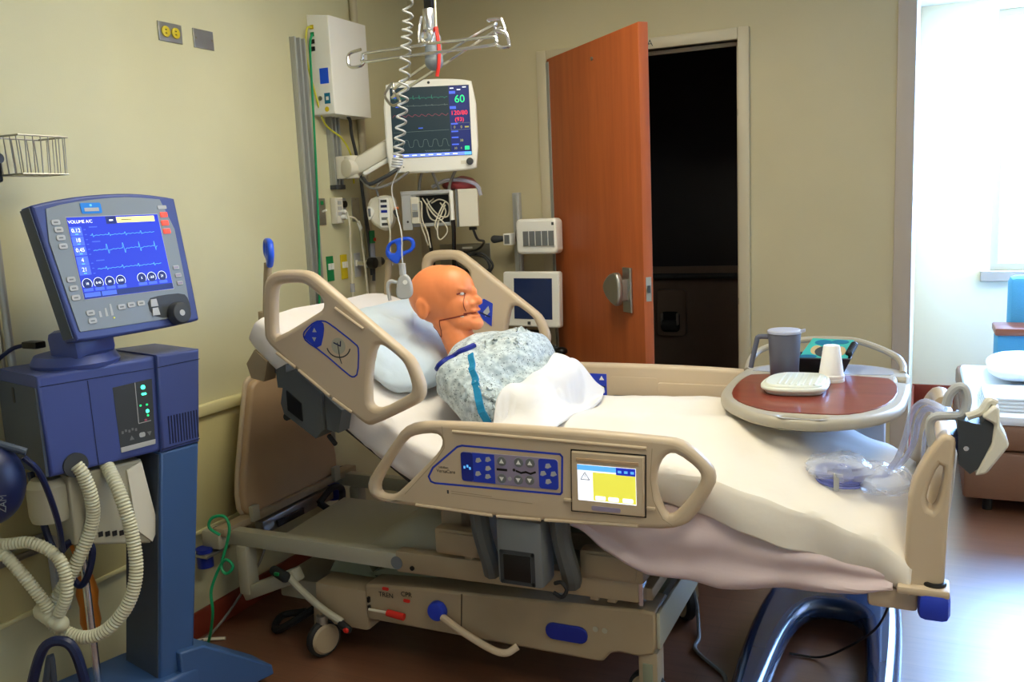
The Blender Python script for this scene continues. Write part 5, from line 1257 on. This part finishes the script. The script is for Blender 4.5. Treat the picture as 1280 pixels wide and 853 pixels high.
prismY([(2.512, .955), (2.555, .94), (2.555, .91), (2.53, .90)], 2.335, 2.42).build('clamp', 'navy', g)
MB().tube([(2.545, 2.34, 1.0), (2.575, 2.34, 1.015), (2.59, 2.34, 1.04), (2.605, 2.345, 1.035)], .010, 8).build('carry_handle', 'white_warm', g)
MB().cyl((2.545, 2.324, .925), (2.545, 2.335, .925), .006).build('bolt', 'chrome', g)
tb = [([(2.50, 2.40, 1.0), (2.455, 2.44, 1.01), (2.425, 2.47, .975), (2.41, 2.50, .90), (2.39, 2.53, .83), (2.36, 2.56, .775)], 'outer one of the pair'), ([(2.50, 2.41, .985), (2.46, 2.45, .99), (2.44, 2.48, .95), (2.43, 2.52, .88), (2.40, 2.56, .81), (2.36, 2.60, .772)], 'inner one of the pair')]
for P_, nm in tb: tag(MB().tube(P_, .008, 10).build('air_hose', 'tube_clear'), 'clear air hose from the pump down to the bed, ' + nm, 'hose', 'clear air hoses')
tag(MB().tube([(2.47, 2.39, .975), (2.455, 2.41, .93), (2.452, 2.415, .86), (2.448, 2.42, .80)], .005, 8).build('thin_hose', 'tube_clear'), 'thin clear line hanging in front of the footboard', 'hose')
# bags of tubing lying on the blanket
def bag(name, c, s, seed, label):
    g = thing(name, label, 'bag', (c[0], c[1], c[2] - s[2] * .5))
    def fn(u, v):
        th = u * 2 * PI; ph = (v - .5) * PI
        p = V((math.cos(ph) * math.cos(th) * s[0], math.cos(ph) * math.sin(th) * s[1], (math.sin(ph) * .5 + .1) * s[2]))
        q = p * 26 + V((seed, 0, 0)); p *= 1 + .22 * nz(*q) + .12 * abs(nz(*(q * 2.3)))
        return tuple(V(c) + p)
    o = link('film', grid_mesh(fn, 36, 18), 'plastic_clear', g, True, None, 20)
    return g
g = bag('tubing_bag', (2.245, 2.53, .785), (.085, .085, .07), 1.0, 'clear plastic bag holding a flat coil of blue tubing on the blanket')
for i in range(5):
    r = .060 - .002 * (i % 2); MB().tube([(2.245 + r * math.cos(a), 2.52 + r * math.sin(a), .758 + i * .007 - .1 * (r * math.cos(a)) * .9) for a in [k * PI / 12 for k in range(24)]], .0042, 6, True, 1).build('tubing_coil', 'coil_blue', g)
MB().box((2.236, 2.445, .75), (2.25, 2.452, .80), .002).build('tie_band', 'light_grey', g)
g = bag('crumpled_bag', (2.355, 2.56, .755), (.075, .10, .075), 9.0, 'crumpled clear plastic bag where the hoses end by the footboard')
MB().tube([(2.31, 2.55, .765), (2.34, 2.53, .775), (2.37, 2.56, .77), (2.36, 2.60, .765)], .005, 6).build('tubing_end', 'coil_blue', g)
# cords near the bed foot
tag(MB().tube([(1.70, 3.05, .16), (1.715, 3.06, .08), (1.735, 3.0, .02), (1.752, 2.93, .008), (1.754, 2.86, .008), (1.80, 2.80, .008), (1.88, 2.72, .008), (1.90, 2.66, .008)], .007, 8).build('grey_cable', 'grey_cord'), 'grey power cord running from the far bed castor towards the table base', 'cord')
tag(MB().tube([(2.385, 2.50, .475), (2.37, 2.60, .36), (2.33, 2.75, .22), (2.25, 2.88, .09), (2.16, 2.93, .012), (2.06, 2.93, .008)], .004, 8).build('black_line', 'black'), 'thin black cord slanting from the bed foot to the floor inside the table base', 'cord')
# green tube at the bed head
tag(MB().tube([(.20, 2.292, .44), (.168, 2.277, .47), (.177, 2.285, .503), (.215, 2.304, .507), (.233, 2.306, .472), (.226, 2.299, .42), (.212, 2.272, .335), (.235, 2.27, .31), (.258, 2.28, .335), (.235, 2.275, .36), (.205, 2.27, .33), (.18, 2.245, .25), (.187, 2.235, .176), (.15, 2.25, .08), (.10, 2.27, .008), (.06, 2.26, .006)], .0055, 8).build('oxygen_tube', 'green_cord'), 'green tube looping down from the bed head to the floor', 'tube')
tag(MB().tube([(.05, 2.75, .35), (.06, 2.65, .20), (.05, 2.50, .08), (.04, 2.38, .012), (.05, 2.30, .008)], .005, 8).build('floor_cord', 'grey_cord'), 'thin grey cord dropping behind the green tube', 'cord')
tag(MB().tube([(.02, 2.29, .008), (.06, 2.32, .008), (.12, 2.35, .008)], .006, 8).build('cord_end', 'white_cord'), 'short pale cord end lying on the floor beside the green tube', 'cord')

# ================================================================== ventilator
bx_, by_ = .408, 1.9175
FV = Frame((bx_, by_, 0), (.2588, .9659, 0), (0, 0, 1))
VT = thing('ventilator', 'blue ventilator on a slanted column stand at the left of the bed', 'ventilator', (bx_, by_, 0))
slab('housing', FV, [(-.352, .878), (-.03, .874), (-.02, 1.158), (-.356, 1.158)], 'vent_blue', VT, (), -.26, 0.0, .010)
slab('tower_cap', FV, [(-.036, .872), (.087, .876), (.117, 1.160), (-.022, 1.163)], 'vent_blue', VT, (), -.26, .012, .008)
FVL = Frame(FV.p(-.356, 0, 0), FV.n * -1 * -1, (0, 0, 1))
slab('side_panel', Frame(FV.p(-.3565, 0, 0), FV.n, (0, 0, 1)), [(-.255, .885), (-.006, .882), (-.008, 1.125), (-.255, 1.125)], 'vent_side', VT, (), -.004, .003)
slab('side_slot', Frame(FV.p(-.3595, 0, 0), FV.n, (0, 0, 1)), rrect(-.16, 1.07, -.145, 1.115, .006), 'black', VT, (), -.001, .001)
ribbon('seam', FV, [(-.35, 1.128), (-.03, 1.124)], .0022, 'navy', VT, .0003); ribbon('seam', FV, [(-.223, 1.122), (-.22, .882)], .0022, 'navy', VT, .0003)
ribbon('seam', FV, [(-.024, 1.126), (.113, 1.130)], .0022, 'navy', VT, .0123); ribbon('seam', FV, [(-.036, .882), (.087, .886)], .003, 'navy', VT, .0123)
pn = slab('status_panel', FV, [(-.156, 1.09), (-.038, 1.095), (-.048, .915), (-.153, .914)], 'charcoal', VT, (), -.001, .001)
slab('panel_sill', FV, [(-.153, .914), (-.048, .915), (-.05, .902), (-.153, .900)], 'light_grey', VT, (), -.001, .004)
ribbon('led_frame', FV, [(-.090, 1.092), (-.092, .972), (-.055, .973)], .002, 'light_grey', pn, .001)
for x, z, sx, sz, m_ in ((-.068, 1.075, .006, .006, 'e_led'), (-.067, 1.055, .007, .003, 'e_led'), (-.081, 1.023, .003, .003, 'e_green'), (-.062, 1.022, .003, .003, 'e_green'), (-.062, 1.003, .0045, .005, 'e_led'), (-.062, .990, .003, .003, 'e_green'), (-.070, .978, .004, .003, 'e_dimred')):
    slab('led', FV, rrect(x - sx, z - sz, x + sx, z + sz, min(sx, sz) * .9), m_, pn, (), .001, .0025)
slab('print', FV, [(-.124, .929), (-.110, .929), (-.117, .942)], 'grey_plastic', pn, (), .001, .0014); slab('print', FV, [(-.070, .942), (-.056, .942), (-.063, .929)], 'grey_plastic', pn, (), .001, .0014); slab('print', FV, rrect(-.094, .93, -.076, .944, .005), 'light_grey', pn, (), .001, .0014)
for i in range(5): rect('print', FV, -.145 + i * .010, .952 + (i % 2) * .004, -.139 + i * .010, .960 + (i % 2) * .003, 'grey_plastic', pn, .001, .0013)
for i in range(11):
    x = -.008 + i * .0092; slab('vent_slot', FV, [(x - .002, .892), (x + .002, .8925), (x + .0045, .977), (x + .0005, .977)], 'navy', VT, (), .0115, .0128)
# slanted column
slab('column', FV, [(-.04, .872), (.086, .874), (-.018, .10), (-.128, .10)], 'vent_blue_dark', VT, (), -.20, .010, .008)
mb = MB(); q0, q1 = FV.p(-.0405, .865, 0), FV.p(-.1265, .11, 0)
mb.prism([q0, q1, q1 - FV.n * .19, q0 - FV.n * .19], FV.u * -.003); mb.build('column_side', 'vent_side', VT, False)
# base
FBv = Frame((bx_, by_, 0), FV.n, FV.u)      # x: out of the front, y: along the face, up = n
slab('base_platform', FBv, chaikin([(-.25, -.42), (-.25, .0), (-.14, .06), (.03, .03), (.05, -.12), (.0, -.40)], 1), 'vent_blue_dark', VT, (), .07, .19, .012)
mb = MB(); mb.prism([FV.p(-.06, .04, .035), FV.p(-.06, .255, .035), FV.p(.02, .245, .035), FV.p(.255, .075, .035), FV.p(.26, .04, .035)], -FV.n * .12)
o = mb.build('base_foot', 'vent_blue_dark', VT); m_ = o.modifiers.new('bevel', 'BEVEL'); m_.width = .006; m_.segments = 2
mb = MB(); mb.prism([FV.p(-.42, .04, -.02), FV.p(-.42, .09, -.02), FV.p(-.30, .16, -.02), FV.p(-.10, .16, -.02), FV.p(-.10, .04, -.02)], -FV.n * .12); mb.build('base_foot', 'vent_blue_dark', VT)
for x, w in ((.22, -.03), (-.38, -.06), (-.1, -.2)): 
    c = FV.p(x, .022, w); MB().cyl(c - FV.u * .012, c + FV.u * .012, .022).build('castor', 'rubber', VT)
# display head
FDp = Frame((bx_, by_, 1.25), (.10453, .99452, 0), (-.1727, .01815, .98481))
DH = slab('display_head', FDp, chaikin([(-.303, .358), (-.298, .362), (-.209, .378), (-.104, .388), (-.011, .390), (.06, .386), (.152, .373), (.156, .368), (.151, -.002), (.144, -.008), (.058, -.012), (-.136, -.014), (-.258, -.012), (-.264, -.006)], 1), 'vent_blue', VT, (), -.055, 0, .008)
mb = MB(); a0, a1 = FDp.p(-.304, .355, -.006), FDp.p(-.2655, .0, -.006)
mb.prism([a0, a1, a1 - FDp.n * .044, a0 - FDp.n * .044], FDp.u * -.002); mb.build('display_side', 'vent_side', DH, False)
fc = slab('display_face', FDp, chaikin([(-.286, .345), (-.204, .364), (-.082, .376), (.004, .378), (.129, .366), (.124, .015), (.11, .012), (-.245, .012), (-.25, .018)], 1), 'vent_grey', DH, (), -.001, .003, .001)
scn = rect('screen', FDp, -.2145, .099, .0765, .324, 'e_blue', DH, .003, .0045)
ribbon('screen_frame', FDp, [(-.2145, .099), (.0765, .099), (.0765, .324), (-.2145, .324)], .004, 'light_grey', DH, .0032, True)
E3 = .0046
text('lettering', FDp.sub(-.213, .311), 'VOLUME A/C', .0125, 'e_white', scn, E3, False)
rect('mode_field', FDp, -.098, .302, -.066, .323, 'e_navy', scn, .0045, .0048); rect('mode_text', FDp, -.088, .310, -.076, .314, 'e_white', scn, .0048, .0051)
rect('alarm_banner', FDp, -.064, .304, .062, .320, 'e_paleyellow', scn, .0045, .005); rect('banner_text', FDp, -.05, .311, -.015, .3135, 'charcoal', scn, .005, .0053)
for z, s in ((.285, '0.12'), (.258, '18'), (.231, '0.45'), (.203, '4'), (.177, '21')):
    rect('tile', FDp, -.213, z - .0125, -.178, z + .0125, 'e_blue_lt', scn, .0045, .0049)
    text('value', FDp.sub(-.1955, z + .002), s, .0155, 'e_white', scn, .005); rect('unit', FDp, -.200, z - .0095, -.191, z - .0065, 'e_cyan', scn, .0049, .0052)
for k, (z, amp) in enumerate(((.272, .004), (.231, .012), (.178, .004))):
    def tr(t, z=z, amp=amp, k=k):
        p = (t * 4 + .3 * k) % 1
        return z + (.006 * t * 0) + (amp * (1.2 if .1 < p < .14 else -1.0 if .14 <= p < .2 else -.3 * math.exp(-(p - .2) * 5) if p >= .2 else 0)) + .0007 * math.sin(t * 90)
    ribbon('trace', FDp, wave(tr, -.156, .052, 120), .0011, 'e_cyan', scn, E3)
    rect('trace_label', FDp, -.155, z + .022, -.130, z + .0245, 'e_blue_lt', scn, .0045, .0049)
    for i in range(3): rect('axis_tick', FDp, -.172, z - .012 + i * .014, -.166, z - .010 + i * .014, 'e_blue_lt', scn, .0045, .0049)
for x, s in zip((-.197, -.163, -.128, -.093, -.024, .010, .046), ('18', '0.45', '60', '0.00', '5', '-2.0', '21')):
    z = .140
    ribbon('dial_ring', FDp, [(x + .0145 * math.cos(a), z + .0145 * math.sin(a)) for a in [PI * (-.2 + 1.4 * i / 20) for i in range(21)]], .0010, 'e_white', scn, E3)
    slab('dial', FDp, [(x + .0135 * math.cos(a), z + .0135 * math.sin(a)) for a in [PI * i / 10 for i in range(20)]], 'e_navy', scn, (), .0045, .0047)
    text('value', FDp.sub(x, z), s, .0095, 'e_white', scn, .0048); rect('dial_tab', FDp, x - .014, z - .021, x + .014, z - .0125, 'e_blue_lt', scn, .0045, .005)
rect('soft_bar', FDp, -.214, .100, .076, .116, 'e_navy', scn, .0045, .0046); rect('soft_key', FDp, -.212, .103, -.164, .115, 'e_blue_lt', scn, .0046, .005); rect('soft_key', FDp, -.160, .103, -.114, .115, 'e_blue_lt', scn, .0046, .005)
lg = slab('maker_badge', FDp, rrect(-.166, .333, -.103, .363, .005), 'badge_blue', DH, (), .003, .0045)
rect('badge_strip', FDp, -.156, .339, -.112, .349, 'light_grey', lg, .0045, .0049); slab('badge_mark', FDp, rrect(-.138, .353, -.131, .359, .002), 'e_cyan', lg, (), .0045, .0049)
for x, z in ((-.248, .312), (-.244, .292), (-.243, .270), (-.242, .247), (-.241, .156), (-.239, .132), (-.239, .106), (-.207, .060), (-.206, .038), (-.109, .065), (-.077, .067), (-.045, .068)):
    k = slab('key', FDp, rrect(x - .0125, z - .0075, x + .0125, z + .0075, .005), 'light_grey', DH, (), .003, .006, .001); rect('key_print', FDp, x - .006, z - .002, x + .006, z + .002, 'grey_plastic', k, .006, .0063)
for x, z in ((.101, .161), (.103, .137), (.103, .113)):
    k = slab('key', FDp, rrect(x - .0105, z - .006, x + .0105, z + .006, .002), 'light_grey', DH, (), .003, .006, .001); rect('key_print', FDp, x - .008, z - .003, x + .008, z + .003, 'panel_lilac', k, .006, .0063)
for x, z in ((.099, .322), (.097, .297), (.097, .272)): slab('alarm_key', FDp, rrect(x - .0125, z - .0075, x + .0125, z + .0075, .003), 'e_salmon', DH, (), .003, .006, .001)
slab('key', FDp, rrect(.083, .339, .114, .350, .003), 'light_grey', DH, (), .003, .005)
slab('knob_field', FDp, chaikin([(-.022, .078), (.03, .084), (.108, .082), (.122, .06), (.122, .018), (.03, .014), (-.02, .03)], 1), 'charcoal', DH, (), .003, .0045)
for z in (.064, .038): slab('key', FDp, [(-.017, z - .011), (.009, z - .011), (.007, z + .011), (-.013, z + .011)], 'light_grey', DH, (), .0045, .008, .001)
for x, h in ((-.178, .012), (-.159, .018), (-.142, .028)):
    slab('figure_icon', FDp, [(x - .004, .045), (x + .004, .045), (x + .003, .05 + h), (x - .003, .05 + h)], 'light_grey', DH, (), .003, .0036)
slab('lamp', FDp, rrect(-.141, .036, -.137, .040, .0018), 'e_yellow', DH, (), .003, .005)
kb = MB().cyl(FDp.p(.066, .022, .0045), FDp.p(.066, .022, .035), .034, .031, 32, .004).build('knob', 'charcoal', DH); MB().cyl(FDp.p(.064, .022, .035), FDp.p(.064, .022, .036), .009).build('knob_cap', 'light_grey', kb)
# display foot
cc = FV.p(-.20, 1.155, -.11)
MB().lathe(cc, [(0, 0), (.115, 0), (.118, .012), (.105, .035), (.06, .045), (0, .045)], 36).build('swivel_foot', 'vent_blue', VT)
MB().obox(cc + V((.035, .0, .065)), (.10, .16, .09), (0, -.1, .15), .02).build('swivel_neck', 'vent_blue', VT)
MB().box((.10, 1.70, 1.205), (.16, 1.735, 1.225), .004, None).build('cable_plug', 'black', VT)
MB().tube([(.10, 1.715, 1.215), (.06, 1.69, 1.20), (.04, 1.64, 1.15), (.05, 1.60, 1.05)], .006, 8).build('display_cable', 'navy', VT)
# gas ports and breathing hoses
pt = FV.p(-.283, .897, 0)
MB().cyl(FV.p(-.283, .897, -.01), FV.p(-.283, .897, .006), .034, seg=28).build('port_recess', 'charcoal', VT)
def hose(P_, r, nm='breathing_hose', m_='hose'):
    Q = spline([V(p) for p in P_], 12); L = sum((a - c).length for a, c in zip(Q, Q[1:])); n = int(L / .0045); acc = 0; R2 = []; i = 0; step = L / n; d = 0
    for a, c in zip(Q, Q[1:]):
        seg = (c - a).length
        while acc <= d + seg and len(R2) < n:
            R2.append(a.lerp(c, (acc - d) / seg)); acc += step
        d += seg
    return MB().tube(R2, r, 14, False, 1, .075).build(nm, m_, VT)
hose([pt + FV.n * .0, (.345, 1.655, .868), (.352, 1.668, .80), (.338, 1.672, .72), (.305, 1.640, .621), (.262, 1.606, .535), (.228, 1.580, .472)], .0185)
hose([FV.p(-.19, .876, -.02), (.408, 1.716, .80), (.441, 1.713, .69), (.454, 1.702, .58), (.435, 1.679, .492), (.386, 1.643, .425), (.325, 1.612, .404), (.263, 1.589, .430), (.228, 1.579, .472)], .0185)
hose([(.08, 1.50, .705), (.152, 1.522, .67), (.203, 1.535, .613), (.24, 1.556, .54), (.255, 1.570, .49)], .0165)
hose([(.08, 1.50, .715), (.152, 1.524, .690), (.232, 1.561, .690), (.300, 1.586, .641), (.318, 1.584, .553), (.285, 1.572, .48)], .0165)
MB().capsule((.225, 1.575, .485), (.285, 1.575, .455), .028, .024).build('hose_joint', 'hose', VT)
# humidifier box under the housing
hm_ = slab('humidifier_box', FV, [(-.30, .665), (-.085, .60), (-.055, .64), (-.085, .86), (-.30, .865)], 'bed_pale', VT, (), -.20, -.02, .008, 'beige box under the housing')
slab('humidifier_face', FV, [(-.125, .655), (-.082, .605), (-.058, .645), (-.088, .855), (-.135, .84)], 'white_warm', hm_, (), -.021, -.014, .002)
for i in range(6): rect('humidifier_slot', FV, -.235 + i * .02, .668 - i * .005, -.222 + i * .02, .683 - i * .005, 'black', hm_, -.021, -.018)
MB().lathe(FV.p(-.33, .74, -.08), [(0, 0), (.05, 0), (.055, .02), (.055, .10), (.04, .12), (0, .12)], 28).build('water_chamber', 'bed_pale', VT)
MB().cyl((.245, 1.702, .19), (.245, 1.702, .86), .011).build('support_pole', 'chrome', VT); MB().cyl((.245, 1.702, .185), (.245, 1.702, .20), .03).build('pole_flange', 'vent_blue_dark', VT)
MB().tube([(.178, 1.622, .87), (.205, 1.616, .758), (.24, 1.622, .64), (.278, 1.645, .668), (.32, 1.675, .65), (.311, 1.665, .576), (.27, 1.66, .53), (.24, 1.64, .60)], .010, 8).build('blue_hose', 'navy', VT)
MB().tube([(.24, 1.47, .20), (.285, 1.475, .34), (.31, 1.50, .425), (.345, 1.525, .44), (.377, 1.54, .41), (.392, 1.55, .30), (.39, 1.56, .2)], .014, 8).build('loop_hose', 'navy', VT)
MB().tube([(.245, 1.49, .2), (.29, 1.50, .3), (.32, 1.51, .40), (.30, 1.52, .25), (.29, 1.53, .19)], .009, 8).build('loop_hose', 'vent_side', VT)
o = MB().lathe((.19, 1.745, .32), [(0, 0), (.02, .01), (.03, .05), (.026, .10), (.032, .14), (.022, .19), (0, .20)], 18).build('copper_bag', 'copper', VT)
tag(MB().tube([(.17, 1.70, .82), (.18, 1.70, .70), (.195, 1.735, .52)], .006, 8).build('orange_line', 'copper'), 'orange line running down behind the corrugated hoses', 'hose')
# dark blue bag hanging at the left edge
g = thing('breathing_bag', 'dark blue breathing bag hanging at the left beside the ventilator', 'bag', (.317, 1.415, .80))
MB().ball((.305, 1.41, .913), (.088, .088, .108), 32, 20).build('bladder', 'navy', g)
MB().tube([(.22, 1.37, 1.0), (.29, 1.41, 1.025), (.36, 1.45, 1.0), (.385, 1.47, .985)], .010, 10).build('strap', 'vent_side', g)
MB().tube([(.385, 1.46, .975), (.40, 1.49, .92), (.36, 1.55, .78), (.30, 1.60, .66)], .008, 8).build('hose', 'navy', g)
text('lettering', Frame((.384, 1.392, .878), (.10, .1, 1), (-.55, -.75, .1)), 'ZAM', .022, 'grey_plastic', g, .012)
# wall rail hooks behind ventilator
g = thing('wall_rail', 'grey equipment rail low on the headwall behind the ventilator', 'rail', (.03, 1.7, .60))
MB().cyl((.03, 1.45, .62), (.03, 1.80, .62), .010).build('rail', 'steel', g); MB().cyl((.035, 1.45, .585), (.035, 1.76, .585), .010).build('rail', 'steel', g)
MB().box((0.012, 1.76, .36), (.04, 1.80, .80), .003).build('upright', 'light_grey', g)
# IV pole with a wire basket
g = thing('wall_pole', 'grey wall pole with a wire basket at the far left', 'pole', (.06, 1.70, .9))
MB().cyl((.045, 1.705, .9), (.045, 1.705, 1.86), .011).build('pole', 'aluminium', g); MB().cyl((.028, 1.69, .9), (.028, 1.69, 1.6), .006).build('side_rod', 'steel', g)
MB().box((.03, 1.672, 1.675), (.10, 1.715, 1.80), .008).build('clamp', 'black', g); MB().cyl((.10, 1.69, 1.74), (.125, 1.69, 1.74), .014).build('clamp_knob', 'charcoal', g)
bk = MB(); c = [(.07, 1.705), (.19, 1.705), (.19, 1.86), (.07, 1.86)]
bk.tube([(*q, 1.80) for q in c], .003, 6, True, 1); o = bk.build('basket_rim', 'steel', g)
MB().tube([(.075, 1.71, 1.695), (.185, 1.71, 1.695), (.185, 1.855, 1.695), (.075, 1.855, 1.695)], .0025, 6, True, 1).build('basket_rim', 'steel', g)
for i in range(5):
    x = .08 + i * .025
    MB().tube([(x, 1.705, 1.80), (x, 1.71, 1.695), (x, 1.855, 1.695), (x, 1.86, 1.80)], .0018, 5, False, 1).build('basket_wire', 'steel', g)
for i in range(6):
    y = 1.725 + i * .024
    MB().tube([(.07, y, 1.80), (.075, y, 1.695), (.185, y, 1.695), (.19, y, 1.80)], .0018, 5, False, 1).build('basket_wire', 'steel', g)
bpy.context.view_layer.update()
